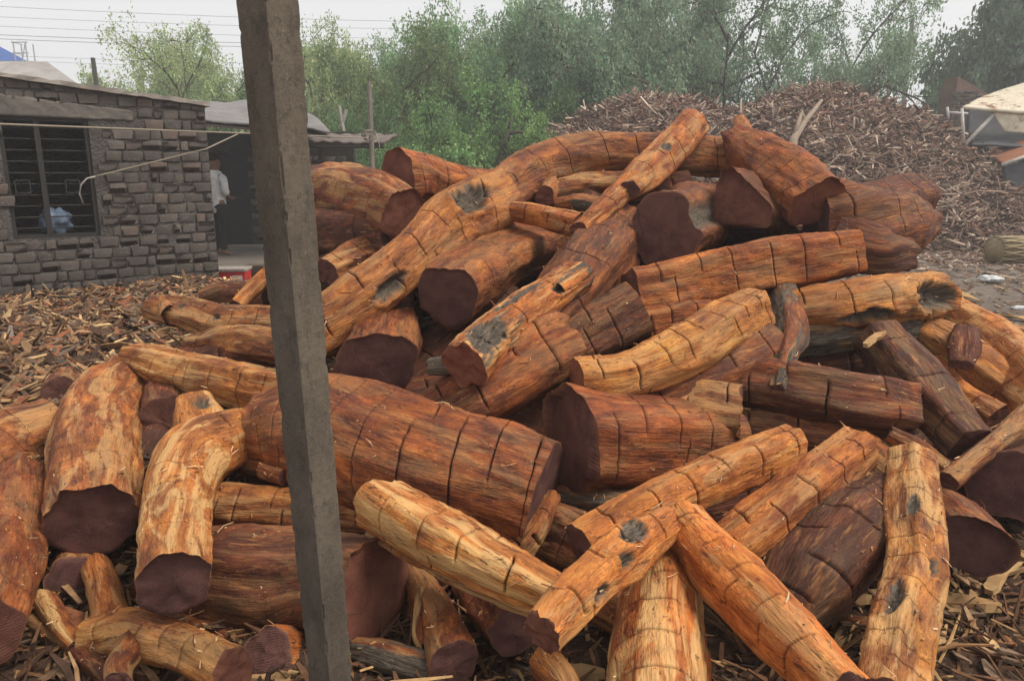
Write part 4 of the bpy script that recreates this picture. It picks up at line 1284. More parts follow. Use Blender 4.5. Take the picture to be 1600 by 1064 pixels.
log('long straight orange brown log lying level below the heart shaped end',
    [(985, 456, 40, -.05), (1100, 436, 44, -.05), (1200, 417, 47, -.1), (1332, 396, 42, -.15)], tone=.52, pale=.15, kerf=.2, capred=(.5, .9), ds=.011)
log('stout ring-cut log on the left of the crest touching the post, end turned right',
    [(462, 296, 34, .1), (530, 303, 45, .05), (590, 318, 48, -.02), (636, 340, 44, -.15)], tone=.36, pale=.3, kerf=.12, capred=(0, .55), tilt=(0, .15), flat=.08)
log('dark maroon log in shade under the stout ring-cut log beside the post',
    [(455, 362, 38, .2), (530, 366, 38, .15), (615, 372, 32, .1)], tone=.12, pale=0, kerf=.2)
log('log on the left crest tapering to the right, wide dull end turned left', 
    [(622, 272, 44, -.32), (662, 276, 40, -.1), (715, 288, 32, .12), (785, 290, 25, .4)], tone=.5, pale=.15, kerf=.14, capred=(.6, 0), tilt=(.2, 0))
log('small dark round log end between the left crest logs', [(740, 300, 22, .7), (704, 306, 26, .12)], tone=.25, kerf=0)
log('thin peeled log pointing right with a round end, under the arched log',
    [(750, 320, 16, -.15), (840, 335, 18, -.18), (902, 350, 21, -.25)], tone=.62, pale=.4, kerf=.11, tilt=(0, .3), capred=(0, .7))
log('weathered thin log half hidden beneath the arch of the long crest log', [(865, 298, 14, .2), (930, 288, 18, .2), (1030, 286, 16, .2)], tone=.4, pale=.45, kerf=0, bark=.05)
log('knobby stub poking out below the arched log', [(862, 290, 14, .15), (852, 306, 16, -.05)], tone=.45, pale=.2, kerf=0, capred=(0, .5))
log('crooked bark covered piece wedged above the thin peeled log', [(868, 318, 10, .1), (905, 315, 15, .05), (935, 320, 14, .05)], tone=.35, bark=.25, kerf=0, pale=.2)
log('big brown log with a round black end facing the post, left of centre',
    [(698, 464, 55, -.15), (740, 436, 56, .05), (800, 402, 52, .3), (880, 368, 40, .55)], tone=.42, pale=.1, kerf=.2, bark=.06, kphase=.9, tilt=(.1, 0), knots=[(.93, .3, .08, .05, .02)])
log('small log with a black round end right behind the post', [(513, 426, 25, 0), (560, 402, 26, .15), (625, 374, 20, .3)], tone=.42, pale=.35, kerf=.16)
log('squat log with a wide black underside end beside the post, above the widest log',
    [(604, 470, 52, .6), (598, 512, 62, .35), (590, 572, 74, .0)], tone=.34, pale=.1, kerf=0, tilt=(0, (.05, 0)), bark=.05, oval=.72)
log('large dark brown log running down from the heart shaped end',
    [(975, 345, 34, .1), (930, 410, 60, .02), (872, 478, 52, -.02), (800, 550, 46, .02)], tone=.3, pale=.05, kerf=.3, bark=.1)
log('gnarled log with grey bark strips and a swirled grey knot at its lower end',
    [(728, 572, 40, -.38), (768, 530, 36, -.36), (830, 482, 34, -.33), (905, 432, 26, -.3)], tone=.62, pale=.55, kerf=.24, bark=.25, capred=(.7, .7), lump=.16,
    knots=[(.13, .15, .12, .085, .014), (.5, -.7, .18, .04, .012), (.8, .4, .12, .035, .025)], jag=(.02, .04),
    branches=[([(738, 556, 18, -.33), (705, 568, 17, -.3), (672, 572, 14, -.28)], {'bark': .4, 'jag': (0, .02), 'tone': .4}),
              ([(870, 452, 16, -.4), (915, 420, 12, -.42)], {'jag': (0, .05), 'tone': .7})])
log('dim brown log with a pale splintered tip, under the gnarled log',
    [(660, 655, 38, .0), (760, 606, 52, -.08), (835, 562, 55, -.12), (880, 538, 52, -.12)], tone=.33, pale=.12, kerf=.17, jag=(0, .05))
log('purple red log with neat cuts and a grey slot, above the bright bent log',
    [(830, 575, 46, .1), (900, 534, 48, .05), (990, 484, 46, -.05)], tone=.16, pale=.1, kerf=.15, knots=[(.72, -.75, .14, .022, .015)])
log('bright orange bent log with a square left end, in the middle of the heap',
    [(903, 592, 38, -.25), (990, 578, 38, -.25), (1085, 536, 40, -.25), (1178, 480, 40, -.22)], tone=.72, pale=.28, kerf=.13, capred=(1, .8), ds=.011)
log('long dim red log lying right beneath the bright orange bent log',
    [(925, 655, 26, .05), (1060, 606, 38, .0), (1200, 545, 50, .0)], tone=.32, pale=.12, kerf=.18)
log('massive brown log with a tall black end facing left, at the heap centre',
    [(893, 686, 86, -.05), (980, 690, 80, .05), (1060, 690, 74, .15), (1130, 690, 66, .25)], tone=.42, pale=.12, kerf=.15, flat=.1, oval=.9, tilt=((.0, -.25), 0))
log('brown log end with pale splinters stacked on the massive central log',
    [(960, 640, 40, .15), (1060, 640, 50, .1), (1155, 650, 48, .05)], tone=.5, pale=.3, kerf=.19, jag=(0, .03))
log('widest log of the heap, red brown, crossing behind the post with even saw cuts',
    [(418, 680, 66, .15), (500, 682, 92, .08), (640, 722, 96, .0), (760, 755, 92, -.02), (848, 782, 88, -.02)], tone=.40, pale=.12, kerf=.155, kspan=1.3, flat=.08, ntheta=72, ds=.011, kw=.0065)
log('yellowish log lying level left of the post, narrow end to the left',
    [(206, 562, 28, .05), (270, 578, 36, .05), (350, 596, 38, .05), (470, 622, 40, .1)], tone=.66, pale=.5, kerf=.16, kspan=1.2)
log('thick upright curved log at the left, its black cut end facing down',
    [(196, 592, 40, .25), (165, 640, 58, .12), (150, 715, 64, -.02), (150, 815, 67, -.2)], tone=.52, pale=.4, kerf=.15, kspan=1.35, flat=.07, tilt=(0, (.3, 0)), ntheta=64, kw=.0065)
log('forked pale orange log with a knot hole beside the thick curved log',
    [(420, 692, 36, .22), (366, 686, 46, .05), (302, 722, 53, -.1), (276, 800, 52, -.2), (272, 910, 56, -.42)], tone=.66, pale=.65, kerf=.17, ntheta=64, tilt=(0, (.25, 0)), flat=.08, ds=.011,
    branches=[([(322, 706, 42, -.04), (310, 664, 36, -.10), (304, 632, 27, -.12)], {'knots': [(.62, .35, .05, .035, .025)]})])
log('cut brown log poking in from the left edge above the slanting one',
    [(-70, 770, 64, .0), (0, 715, 66, .05), (88, 672, 50, .15)], tone=.48, pale=.4, kerf=.16)
log('slanting red log at the lower left edge of the photo',
    [(30, 745, 38, -.1), (8, 850, 56, -.2), (-40, 990, 66, -.3)], tone=.42, pale=.12, kerf=.14)
log('level orange log crossing behind the post below the widest log',
    [(300, 796, 38, .15), (400, 797, 38, .15), (500, 803, 36, .15), (600, 812, 32, .2)], tone=.52, pale=.3, kerf=.15, kspan=1.2)
log('huge dark red log behind the lower post with a shaggy cut end turned right',
    [(270, 905, 70, .2), (380, 908, 78, .1), (490, 916, 82, .05), (585, 922, 80, -.08)], tone=.17, pale=.1, kerf=0, capred=(0, .45), flat=.08, ntheta=72, tilt=(0, .15), jag=(0, .015))
log('short log with a black face beside the foot of the post', [(500, 1030, 40, .30), (455, 1022, 42, .08), (418, 1020, 42, -.10)], tone=.6, pale=.15, kerf=0, tilt=(0, (.0, .2)))
log('crooked branching root log in the lower left corner',
    [(138, 992, 28, -.08), (205, 985, 38, -.12), (285, 1006, 38, -.18), (365, 1046, 38, -.26)], tone=.66, pale=.35, kerf=.10, capred=(0, .5), bark=.04,
    branches=[([(175, 990, 30, -.08), (165, 940, 24, -.06), (150, 880, 22, .0)], {'tone': .6}), ([(215, 1000, 24, -.15), (188, 1040, 20, -.2), (186, 1064, 18, -.22)], {'tone': .35}),
              ([(215, 985, 16, .0), (180, 950, 12, .1), (110, 880, 12, .25)], {'bark': .12})])
log('black stump end in the lower left shadows behind the root log', [(122, 872, 44, .5), (112, 930, 52, .05)], tone=.3, kerf=0, pale=.4, bark=.1, tilt=(0, (-.2, .2)), oval=1.25)
log('pale worn stick leaning on the black stump end', [(68, 935, 17, -.02), (100, 985, 15, -.08), (120, 1010, 12, -.08)], tone=.5, pale=.8, kerf=0, bark=.08)
log('bright split log with a hollow left end, angling across the lower middle',
    [(590, 792, 52, -.25), (690, 848, 56, -.3), (790, 900, 48, -.32), (905, 952, 36, -.3)], tone=.72, pale=.7, kerf=.15, kspan=1.1, jag=(.02, .04), ds=.011, ntheta=64,
    groove=[(1.75, .25, .05)])
log('reddish log tucked right below the end of the widest log', [(800, 810, 46, .25), (880, 838, 46, .18), (975, 885, 40, .1)], tone=.34, pale=.2, kerf=.17)
log('long bright log pointing up right across the lower centre, with a dark left end',
    [(908, 852, 40, -.28), (1010, 796, 40, -.3), (1120, 742, 38, -.3), (1238, 692, 33, -.3)], tone=.75, pale=.35, kerf=.145, kspan=1.1, ds=.011, ntheta=60)
log('short bright log with dark knots and a torn lower tip, lower centre',
    [(848, 990, 37, -.55), (900, 930, 44, -.55), (965, 872, 42, -.52), (1040, 818, 28, -.48)], tone=.78, pale=.3, kerf=.13, ds=.011, jag=(.025, .02), capred=(.5, .5), ntheta=60,
    knots=[(.68, -.15, .055, .035, .012), (.52, .6, .03, .02, .012), (.30, .95, .035, .02, .012)])
log('straight bright orange log running down to the bottom edge, front right of centre',
    [(1068, 808, 34, -.42), (1130, 888, 50, -.45), (1215, 975, 50, -.5), (1330, 1085, 46, -.55)], tone=.78, pale=.35, kerf=.135, kspan=1.0, ds=.010, ntheta=64, flat=.2)
log('pale tapering log standing at the bottom centre of the photo',
    [(1033, 878, 42, -.22), (1033, 940, 62, -.28), (1030, 1020, 72, -.32), (1030, 1130, 76, -.38)], tone=.60, pale=.75, kerf=.12, kspan=1.2, ds=.010, ntheta=64, flat=.08)
log('orange brown log between the long bright log and the purple brown log',
    [(1105, 885, 46, -.12), (1180, 828, 50, -.18), (1260, 765, 48, -.2), (1340, 700, 38, -.2)], tone=.6, pale=.3, kerf=.16, ds=.011, ntheta=60)
log('fat purple brown log with short staggered cuts, lower right',
    [(1215, 968, 56, -.1), (1262, 905, 74, -.12), (1318, 838, 74, -.12), (1372, 782, 52, -.05)], tone=.10, pale=.06, kerf=.10, kspan=.6, flat=.08, ds=.011, ntheta=68, kw=.0065)
log('upright log with black cracks and neat cuts, rightmost of the front logs',
    [(1425, 722, 33, -.2), (1424, 800, 42, -.3), (1430, 885, 43, -.35), (1408, 970, 48, -.42), (1385, 1110, 54, -.5)], tone=.62, pale=.5, kerf=.125, kspan=1.3, ds=.010, ntheta=64,
    knots=[(.34, .0, .05, .02, .015), (.55, -.6, .04, .015, .012), (.74, .3, .09, .025, .012)], flat=.1)
log('dark wedge shaped log block behind the upright cracked log', [(1410, 770, 50, .25), (1470, 812, 62, .05), (1512, 850, 62, -.15)], tone=.3, pale=.1, kerf=0, tilt=(0, (.1, -.5)), capred=(0, .08), oval=.85)
log('large round dark log end at the right edge of the photo', [(1640, 715, 48, .6), (1595, 740, 56, .2), (1563, 758, 60, -.1)], tone=.2, kerf=0, pale=0, bark=.15)
log('thin red pole lying up to the right edge, propped over the round dark end',
    [(1478, 752, 17, -.12), (1540, 700, 16, -.22), (1625, 632, 19, -.3)], tone=.42, pale=.25, kerf=0)
log('big orange log slanting down to the right edge', [(1440, 450, 20, .5), (1475, 490, 36, .35), (1545, 548, 50, .15), (1660, 662, 56, .0)], tone=.68, pale=.4, kerf=.15, kspan=1.2)
log('orange log crossing behind the dark red slab near the right edge', [(1410, 505, 26, .25), (1480, 545, 36, .12), (1560, 600, 34, .1)], tone=.64, pale=.3, kerf=.2)
log('dark red flat slab standing on end on the right hand orange logs', [(1500, 570, 18, -.15), (1505, 540, 24, -.2), (1508, 515, 18, -.22)], name='wood_slab', tone=.06, pale=0, kerf=0, oval=.45, flat=.05)
log('dark purple log with a grey bark strip, slanting steeply right of the hollow log',
    [(1368, 530, 38, .08), (1425, 598, 46, .0), (1515, 698, 36, -.1)], tone=.10, pale=.12, kerf=.25, bark=.07)
log('dark weathered log lying level in the right half, blunt end towards the right',
    [(1130, 600, 44, .12), (1230, 610, 52, .05), (1330, 624, 52, -.02), (1418, 638, 44, -.05)], tone=.2, pale=.12, kerf=.15, ds=.011)
log('dim log bottom of the stack under the dark weathered level log', [(1130, 662, 28, .25), (1220, 672, 30, .2), (1320, 690, 26, .15)], tone=.3, pale=.1, kerf=.2)
log('hollow orange log with grey rotten bark inside, lying level right of centre',
    [(1215, 492, 30, .1), (1290, 480, 36, .0), (1370, 470, 40, -.05), (1452, 466, 38, -.05)], tone=.62, pale=.3, kerf=.16,
    groove=[], knots=[(.80, .75, .17, .075, .05), (.36, 1.15, .12, .04, .03)])
log('shaggy grey bark covered stump hanging between the hollow log and the dark weathered one',
    [(1225, 455, 22, .05), (1238, 520, 32, -.1), (1226, 560, 20, -.12), (1216, 606, 11, -.1)], tone=.35, pale=.3, bark=.35, kerf=0, lump=.3, jag=(.02, .03))
log('black barked log in shade under the hollow log', [(1220, 535, 28, .25), (1300, 525, 30, .2), (1420, 515, 26, .2)], tone=.1, bark=.35, kerf=0)
log('short weathered offcut with a split face above the upright cracked log', [(1390, 678, 12, -.05), (1430, 700, 17, -.08), (1475, 728, 13, -.05)], tone=.42, pale=.5, kerf=0, bark=.1, jag=(.02, .02))
log('brown log disappearing down behind the upright cracked log', [(1325, 690, 34, .18), (1370, 725, 40, .1), (1430, 780, 44, .1)], tone=.48, pale=.25, kerf=.2)
log('curved orange log below the dark red slab', [(1462, 568, 18, .2), (1495, 612, 24, .12), (1560, 655, 26, .0)], tone=.64, pale=.2, kerf=.14, capred=(0, .6))
log('red log with a pale top strip on the bare ground at the right edge', [(1538, 516, 16, 2.55), (1600, 524, 20, 2.45), (1680, 531, 20, 2.35)], tone=.3, pale=.4, kerf=0)
log('log between the level orange brown log and the bright orange bent log', [(990, 510, 26, .1), (1060, 500, 26, .1), (1160, 490, 24, .15)], tone=.42, pale=.2, kerf=.12)
log('torn reddish root chunk with orange splinters at the bottom, left of centre',
    [(650, 900, 26, .12), (680, 960, 32, .0), (708, 1040, 42, -.12)], tone=.36, pale=.25, kerf=0, jag=(.03, .0), lump=.2, branches=[([(665, 930, 16, .0), (655, 985, 12, -.05), (662, 1010, 9, -.06)], {'pale': .8, 'jag': (0, .03)})])
log('round black log end at the bottom beside the torn root chunk', [(735, 900, 38, .3), (765, 945, 38, .1), (797, 985, 38, -.1)], tone=.3, kerf=.2, pale=.1)
log('split log showing a brown side at the bottom behind the black round end', [(690, 905, 30, .3), (780, 950, 34, .2), (880, 1020, 36, .15)], tone=.42, kerf=0, pale=.2)
log('grey weathered log lying at the bottom right of the post', [(545, 1015, 20, .0), (610, 1030, 26, -.05), (700, 1060, 30, -.05)], tone=.4, pale=.3, bark=.4, kerf=0)
log('broken brown log behind the pale tapering log', [(900, 930, 34, .05), (950, 950, 32, .0), (1010, 985, 34, .05)], tone=.5, pale=.2, kerf=.2)
log('small split block under the torn tip at the bottom', [(850, 1030, 26, -.15), (875, 1060, 24, -.2), (890, 1090, 22, -.2)], tone=.62, pale=.5, kerf=0, jag=(.02, .02))
log('knotty log lying level left of the post, over the chip litter', [(240, 484, 20, .5), (290, 492, 27, .45), (350, 508, 28, .4), (450, 505, 24, .4)], tone=.48, pale=.35, kerf=.16,
    knots=[(.35, .1, .03, .03, .01), (.66, .2, .025, .022, .01)], jag=(.03, 0), branches=[([(275, 495, 20, .4), (262, 475, 16, .4)], {'jag': (0, .03)})])
log('orange log in shade just above the yellowish level log', [(300, 545, 20, .3), (370, 535, 26, .25), (460, 545, 28, .2)], tone=.48, pale=.35, kerf=.2)
log('small forked orange piece leaning against the left of the post', [(440, 415, 15, .55), (400, 445, 14, .5), (368, 478, 13, .5)], tone=.66, pale=.4, kerf=0, bark=.03)
log('low reddish log between the red box and the knotty log', [(318, 462, 13, 1.1), (360, 455, 16, 1.1), (420, 462, 16, 1.1)], tone=.3, pale=.2, kerf=0)
log('dark log end in the gap between the two upright left logs', [(255, 600, 44, .5), (262, 660, 52, .2)], tone=.2, kerf=0, pale=.1)
log('dark round end behind the top of the thick curved log', [(105, 590, 22, .6), (98, 612, 26, .4)], tone=.25, kerf=0)
log('small cut block in the black gap left of the post', [(410, 735, 14, .0), (445, 745, 15, .0)], tone=.45, kerf=0, pale=.4)
log('dark bark covered log in the gap under the massive central log', [(870, 780, 20, .2), (960, 788, 22, .15), (1050, 790, 22, .2)], tone=.15, bark=.3, kerf=0)
log('peeled broken log beneath the right end of the widest log', [(790, 880, 26, .05), (830, 830, 22, -.04), (860, 775, 16, .0)], tone=.42, pale=.45, kerf=.14)

log('broad weathered flattened trunk piece lying in the lower right debris', [(1262, 952, 14, .22), (1340, 985, 22, .12), (1420, 975, 24, .15), (1500, 990, 20, .15)], tone=.38, pale=.3, bark=.2, kerf=0, oval=.6, jag=(.03, .04))
log('short rough block in the debris right of the upright cracked log', [(1500, 1000, 16, .1), (1560, 1015, 22, .1), (1620, 1020, 20, .1)], tone=.42, pale=.4, bark=.1, kerf=0, jag=(.03, .03))
log('dark crooked root crossing the bottom left corner', [(-20, 940, 16, .1), (60, 975, 20, .02), (140, 1030, 20, -.05), (190, 1075, 18, -.1)], tone=.2, bark=.22, kerf=0, lump=.25)
log('weathered root arm between the root log and the forked pale log', [(190, 905, 14, .25), (250, 945, 17, .15), (330, 985, 16, .1), (390, 1010, 14, .1)], tone=.35, bark=.16, pale=.4, kerf=0, lump=.2)
# ---- filler logs inside the heap, coloured dark to deepen the shade in gaps
k_ = 0
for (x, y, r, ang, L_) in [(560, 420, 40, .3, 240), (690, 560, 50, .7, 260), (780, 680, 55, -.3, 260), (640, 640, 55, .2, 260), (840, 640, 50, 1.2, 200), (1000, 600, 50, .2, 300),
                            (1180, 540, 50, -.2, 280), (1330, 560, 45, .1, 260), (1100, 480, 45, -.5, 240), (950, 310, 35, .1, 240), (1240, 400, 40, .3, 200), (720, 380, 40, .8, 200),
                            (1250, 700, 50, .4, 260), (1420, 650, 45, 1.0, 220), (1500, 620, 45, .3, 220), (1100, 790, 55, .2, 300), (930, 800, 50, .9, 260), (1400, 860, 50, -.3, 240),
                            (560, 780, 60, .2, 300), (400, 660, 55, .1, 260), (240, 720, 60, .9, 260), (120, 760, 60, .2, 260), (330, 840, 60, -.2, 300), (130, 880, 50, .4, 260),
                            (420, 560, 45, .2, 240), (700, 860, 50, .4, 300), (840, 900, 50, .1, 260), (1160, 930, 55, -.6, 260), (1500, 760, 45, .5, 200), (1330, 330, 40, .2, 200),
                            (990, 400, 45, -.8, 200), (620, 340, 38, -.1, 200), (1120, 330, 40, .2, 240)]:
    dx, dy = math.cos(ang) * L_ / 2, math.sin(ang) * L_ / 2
    log('filler log inside the heap, coloured dark for the shade in its gaps', [(x - dx, y + dy, r, .55), (x, y, r * 1.05, .5), (x + dx, y - dy, r * .95, .55)],
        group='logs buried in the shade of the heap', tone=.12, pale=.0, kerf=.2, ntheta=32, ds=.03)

cr = np.vstack(CRUMB)
rs = np.random.RandomState(21)
PAL_CR = [(3, (.50, .27, .12)), (2, (.62, .42, .24)), (2, (.30, .12, .05)), (1, (.16, .06, .03))]
me = chips('sawdust', cr[:, :3] + cr[:, 3:] * .002, cr[:, 3:], rs, (.004, .018), (.003, .008), (.001, .003), PAL_CR, tilt=.5, mid=False)
tag(link('sawdust', me, CHIP), 'crumbs of sawdust and small flakes sprinkled over the logs', 'sawdust', kind='stuff')
pk = rs.choice(len(cr), 700)
me = chips('splinters', cr[pk, :3] + cr[pk, 3:] * .004, cr[pk, 3:], rs, (.02, .075), (.002, .007), (.001, .003), PAL_CR, tilt=.7, bend=.5)
tag(link('splinters', me, CHIP), 'fine loose splinters and curled fibres on the logs', 'splinters', kind='stuff')
# ---------------------------------------------------------------- loose boards near the heap
DZ = lambda x, y: D(x, y)
GZ = lambda x, y: (CAMZ - .06) / (SP + (y - 532) / F * CP)
plank([(1300, 938), (1380, 930), (1460, 935), (1562, 948)], .07, 'pale yellow split board lying level at the lower right', dfun=GZ, th=.03)
plank([(1545, 925), (1565, 892), (1610, 882)], .045, 'twisted pale strip curling at the right edge above the yellow board', dfun=GZ)
plank([(1560, 850), (1600, 868), (1640, 880)], .05, 'flat pale board end at the right edge under the round dark log end', dfun=GZ)
plank([(1478, 445), (1500, 458), (1528, 470)], .10, 'thin pale shaving lying on the bare ground beyond the right hand logs')
plank([(1560, 492), (1600, 497), (1640, 500)], .12, 'tan board on the bare ground at the right edge')
plank([(375, 1059), (430, 1060), (480, 1063)], .05, 'pale sliver of wood at the bottom edge left of the post foot', dfun=GZ)
plank([(110, 500), (128, 482), (142, 468)], .09, 'bright tan split board slanting on the litter before the hut')
plank([(1352, 540), (1366, 528), (1382, 520)], .035, 'bright orange splinter lying under the hollow log', dfun=lambda x, y: D(x, y) - .12)
plank([(850, 1058), (880, 1050), (945, 1052)], .05, 'yellowish split sliver at the bottom centre', dfun=lambda x, y: D(x, y) - .05)

# ---------------------------------------------------------------- trees
def leaf_material():
    m, nt, b = mat('leaves'); n = N(nt)
    c = n.attr('c'); oi = n.n('ShaderNodeObjectInfo')
    x = n.n('ShaderNodeVectorMath', operation='MULTIPLY'); n.l(c, x.inputs[0]); n.l(oi.outputs['Color'], x.inputs[1])
    n.l(x.outputs[0], b.inputs['Base Color']); b.inputs['Roughness'].default_value = .6
    tr = n.n('ShaderNodeBsdfTranslucent'); n.l(x.outputs[0], tr.inputs[0])
    mx = n.n('ShaderNodeMixShader'); mx.inputs[0].default_value = .35
    out = [k for k in nt.nodes if k.type == 'OUTPUT_MATERIAL'][0]
    n.l(b.outputs[0], mx.inputs[1]); n.l(tr.outputs[0], mx.inputs[2]); n.l(mx.outputs[0], out.inputs[0])
    return m
LEAF = leaf_material()
BARK = plain('tree_bark', (.085, .068, .055), (.05, .04, .033), 12, bump=.5)

def grow(seed, h, spread, limbs, leaf, per, low=.12, up=.5, droop=.25, nk=(6, 6, 5), bush=False, clear=.0):
    rs = np.random.RandomState(seed)
    T = MB(); tw = []
    def path(p, d, L, n, wob, dr):
        pts = [p]
        for i in range(n):
            d = d + rs.normal(0, wob, 3); d[2] -= dr * (i / n) * .5; d = d / np.linalg.norm(d)
            p = p + d * L / n; pts.append(p)
        return pts, d
    def rec(p, d, L, r, lev):
        n = (7, 5, 4, 3)[lev]
        pts, de = path(p, d, L, n, (.16, .2, .25, .3)[lev], droop)
        if lev < 3: T.tube([Vector(q) for q in pts], [max(r * .8 * (1 - .75 * i / n), .005) for i in range(n + 1)], (8, 5, 4)[lev])
        else:
            tw.append(pts); return
        k = nk[lev]
        for j in range(k):
            f = (.25 if lev == 0 else .15) + (1 - .2) * (j + rs.uniform(0, .9)) / k; f = min(f, 1.0)
            i = min(int(f * n), n - 1); q = np.array(pts[i]) + (np.array(pts[i + 1]) - np.array(pts[i])) * (f * n - i)
            a = rs.normal(0, 1, 3); a[2] = a[2] * .6 + .1; a /= np.linalg.norm(a)
            dd = (pts[i + 1] - pts[i]); dd = dd / np.linalg.norm(dd)
            dn = dd * .5 + a * .9; dn /= np.linalg.norm(dn)
            rec(q, dn, L * rs.uniform(.42, .66), r * .45, lev + 1)
    th = h * low
    if not bush: T.tube([(0, 0, 0), (rs.uniform(-.1, .1), 0, th * .5), (rs.uniform(-.15, .15), rs.uniform(-.1, .1), th)], [.22, .18, .16], 10)
    for k in range(limbs):
        az_ = 2.39996 * k + rs.uniform(-.4, .4); el = (up - .3 + .75 * (k + .5) / limbs) * math.pi / 2
        d = np.array([math.cos(az_) * math.cos(el) * spread, math.sin(az_) * math.cos(el) * spread, math.sin(el)]); Ln = np.linalg.norm(d); d = d / Ln
        rec(np.array([0, 0, th * (1 if not bush else .3)]), d, (h - th) * rs.uniform(.85, 1.0) * (.62 if not bush else .7), .12, 0)
    tw = [np.array(t) for t in tw]
    n = len(tw); A = np.stack(tw)           # n,4,3
    f = rs.uniform(0, 1, (n, per)) * 3; i = np.minimum(f.astype(int), 2); fr = (f - i)[..., None]
    ar = np.arange(n)[:, None]
    p = A[ar, i] * (1 - fr) + A[ar, i + 1] * fr
    p = p + rs.normal(0, leaf[0] * .8, p.shape)
    p = p.reshape(-1, 3); p = p[p[:, 2] > clear * h * .6 + rs.normal(0, .25, len(p))]; m = len(p)
    d = rs.normal(0, 1, (m, 3)); d[:, 2] -= .3; d /= np.linalg.norm(d, axis=1)[:, None]
    nr = rs.normal(0, 1, (m, 3)) + [0, 0, .8]; s_ = np.cross(d, nr); s_ /= np.linalg.norm(s_, axis=1)[:, None] + 1e-6
    L = leaf[0] * rs.uniform(.6, 1.3, (m, 1)); Wd = leaf[1] * rs.uniform(.6, 1.3, (m, 1))
    V = np.stack([p - d * L / 2, p + s_ * Wd / 2, p + d * L / 2, p - s_ * Wd / 2], 1).reshape(-1, 3)
    col = (.55 + .95 * fbm(p * 1.7, seed, 2))[:, None] * np.ones((1, 3))
    col = col * rs.uniform(.65, 1.35, (m, 1)); col[:, 0] *= rs.uniform(.8, 1.25, m)
    col = np.repeat(col, 4, 0)
    me = np_mesh('crown', V, np.arange(m * 4).reshape(-1, 4), False, {'c': col}); me.materials.append(LEAF)
    tm = bpy.data.meshes.new('trunk'); tm.from_pydata(T.v, [], T.f); tm.polygons.foreach_set('use_smooth', [True] * len(tm.polygons)); tm.update(); tm.materials.append(BARK)
    return tm, me, np.percentile(V[:, 2], 99.3), np.percentile(np.abs(V[:, :2]), 95) * 2
KIND = {
    'airy': grow(1, 7.5, 1.3, 9, (.15, .07), 28, up=.52, nk=(6, 6, 6), droop=.3),
    'airy2': grow(2, 7.5, 1.2, 9, (.15, .07), 28, up=.55, nk=(6, 6, 6), droop=.35),
    'limb': grow(3, 8.5, 1.7, 10, (.13, .055), 34, low=.08, up=.38, droop=.12, nk=(6, 6, 6), clear=.62),
    'dense': grow(4, 8, 1.0, 11, (.20, .12), 26, low=.2, up=.55, nk=(6, 6, 5), droop=.3),
    'bush': grow(5, 3.6, 1.5, 16, (.10, .05), 34, low=.05, up=.40, nk=(6, 5, 5), droop=.4, bush=True),
}
def tree(name, px, Y, top, wpx, kind, col, label, rz=0, cat='tree', group=None):
    v = -(top - 532) / F; dep = Y / (CP + v * SP)
    hh = CAMZ + dep * (v * CP - SP); ww = wpx / F * dep; X = (px - 800) / F * dep
    tm, cm, h0, w0 = KIND[kind]
    e = empty(name, (X, Y, 0), rz); e.scale = (ww / w0, ww / w0, hh / h0); tag(e, label, cat, group)
    link('trunk', tm, parent=e); c = link('crown', cm, parent=e); c.color = (*col, 1)
    return e
YG = (.32, .40, .18); MG = (.22, .35, .17); BG = (.20, .29, .18); DG = (.10, .16, .09); BU = (.18, .31, .11)  # leaf greens lightened to carry lens flare over the trees
tree('thorn_tree', 295, 27, 55, 260, 'limb', YG, 'pale airy thorn tree with a see-through crown behind the hut', .4)
tree('thorn_tree', 385, 29, 66, 230, 'limb', YG, 'pale thorn tree whose crown is cut by the left edge of the post', 2.1)
tree('thorn_tree', 222, 31, 95, 110, 'airy2', YG, 'smaller airy thorn tree at the far left end of the tree row', 4.1)
tree('thorn_tree', 500, 27, 62, 210, 'airy', YG, 'yellow green thorn tree just right of the post', 1.0)
tree('thorn_tree', 590, 25, 58, 230, 'airy2', (.15, .21, .075), 'yellow green thorn tree behind the thin wooden pole', 3.0)
tree('thorn_tree', 672, 28, 40, 220, 'airy', MG, 'mid green thorn tree above the left side of the big bush', 5.0)
tree('thorn_tree', 755, 26, 36, 220, 'airy2', MG, 'mid green thorn tree rising straight above the big bush', 2.6)
tree('thorn_tree', 850, 28, 8, 230, 'airy', MG, 'tall green tree over the right side of the big bush', .7)
tree('thorn_tree', 930, 24.5, -10, 250, 'airy2', BG, 'blue green shaded tree left of the bark mound', .2)
tree('thorn_tree', 1020, 27, -40, 270, 'airy', BG, 'tall blue green tree rising behind the left shoulder of the mound', 1.7)
tree('spreading_tree', 1140, 27, -40, 360, 'limb', BG, 'wide spreading tree with dark bare limbs behind the mound top, left one', 0.0)
tree('spreading_tree', 1262, 28, -45, 330, 'limb', BG, 'spreading tree with arching limbs right over the mound peak', 2.2)
tree('spreading_tree', 1345, 30, 0, 190, 'limb', MG, 'feathery tree reaching over the utility pole', 4.0)
tree('broad_leaved_tree', 1612, 30, -45, 215, 'dense', DG, 'dark broad leaved tree in the upper right corner', 1.0)
tree('broad_leaved_tree', 1720, 30, -45, 260, 'dense', DG, 'dark broad leaved tree just outside the right edge', 3.0)
tree('shrub', 1462, 27, 148, 70, 'bush', DG, 'small dark shrub between the mound and the ruined pier', 1.0, 'shrub')
tree('round_bush', 775, 19.5, 138, 260, 'bush', BU, 'big rounded bright green bush behind the crest of the log heap', .3, 'bush')
tree('round_bush', 685, 20.5, 165, 200, 'bush', BU, 'lower green bush left of the big rounded bush', 2.3, 'bush')
tree('round_bush', 865, 21, 160, 160, 'bush', (.09, .155, .06), 'green bush between the big rounded bush and the mound', 4.3, 'bush')
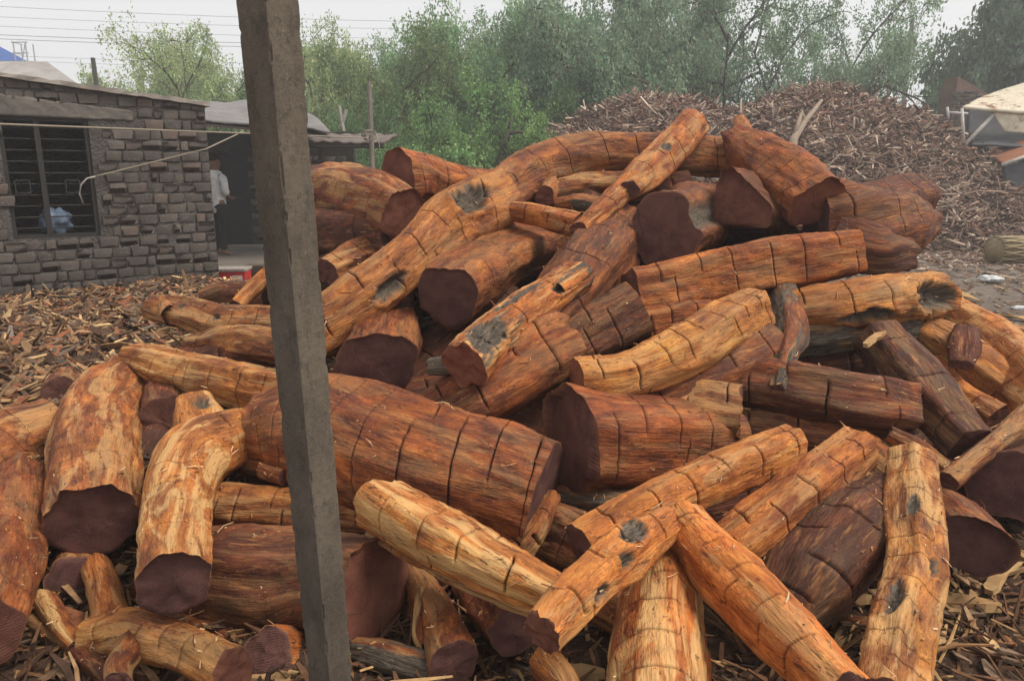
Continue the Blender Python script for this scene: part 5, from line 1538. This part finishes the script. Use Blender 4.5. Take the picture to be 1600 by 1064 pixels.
RL = ['behind the left part of the pale tree over the hut', 'behind the right part of the pale tree over the hut', 'mostly hidden behind the concrete post', 'between the post and the thin wooden pole',
      'straight behind the thin wooden pole top', 'above the left end of the big bush', 'above the middle of the big bush', 'above the right end of the big bush', 'over the left foot of the bark mound', 'over the dip between the two mound shoulders']
k_ = 0
for (px, Y, tp_, wd, kd) in [(245, 36, 95, 190, 'airy'), (330, 35, 80, 220, 'airy2'), (450, 33, 100, 190, 'airy2'), (545, 34, 85, 200, 'airy'), (630, 36, 78, 200, 'airy2'), (715, 35, 62, 220, 'airy'), (800, 34, 45, 220, 'airy2'), (890, 33, 25, 220, 'airy'),
                            (970, 34, 10, 220, 'airy2'), (1070, 35, 10, 200, 'airy')]:
    tree('thorn_tree', px, Y, tp_, wd, kd, [YG, MG, BG][0 if px < 600 else 1 + (k_ % 2)], 'hazy rear row thorn tree ' + RL[k_], k_ * 1.3, group='thorn trees of the rear row'); k_ += 1
SL = ['just right of the concrete post above the lean-to roof', 'right behind the thin wooden pole', 'behind the concrete post', 'left of the bark mound foot', 'at the left shoulder of the bark mound',
      'behind the left hump of the bark mound', 'in the second row left of the wooden pole', 'in the second row right of the wooden pole', 'above the big bush, deeper in the tree row', 'right above the big bush, deeper in the tree row',
      'just left of the concrete post over the shed roof', 'behind the right end of the hut roof', 'behind the middle of the hut roof']
k_ = -1
for (px, Y, tp_, wd) in [(520, 22, 185, 150), (600, 22.5, 170, 150), (450, 23, 190, 150), (930, 22.5, 150, 150), (1000, 24, 130, 160), (1080, 27.5, 140, 160),  (560, 28, 130, 180), (640, 28, 110, 180), (740, 29, 100, 200), (840, 29, 90, 200), (410, 26, 150, 160), (330, 27, 165, 160), (250, 28, 150, 120)]:
    k_ += 1
    tree('shrub', px, Y, tp_, wd, 'bush', (.12, .22, .085) if px < 700 else (.10, .18, .08), 'undergrowth shrub ' + SL[k_], px, 'shrub', 'undergrowth shrubs below the trees')
# haze volume added for distance fade and lens glare
hb = MB().box((0, 700, 6.5), (2000, 1800, 15)).build('haze', None)
hm_, nt, b = mat('haze_air'); nt.nodes.remove(b)
pv = nt.nodes.new('ShaderNodeVolumePrincipled'); pv.inputs['Color'].default_value = (.93, .96, 1, 1); pv.inputs['Density'].default_value = .004; pv.inputs['Anisotropy'].default_value = .3
nt.links.new(pv.outputs[0], [k for k in nt.nodes if k.type == 'OUTPUT_MATERIAL'][0].inputs['Volume'])
hb.data.materials.append(hm_); tag(hb, 'thin haze over the yard, added for distance fade and lens glare', 'haze', kind='stuff')
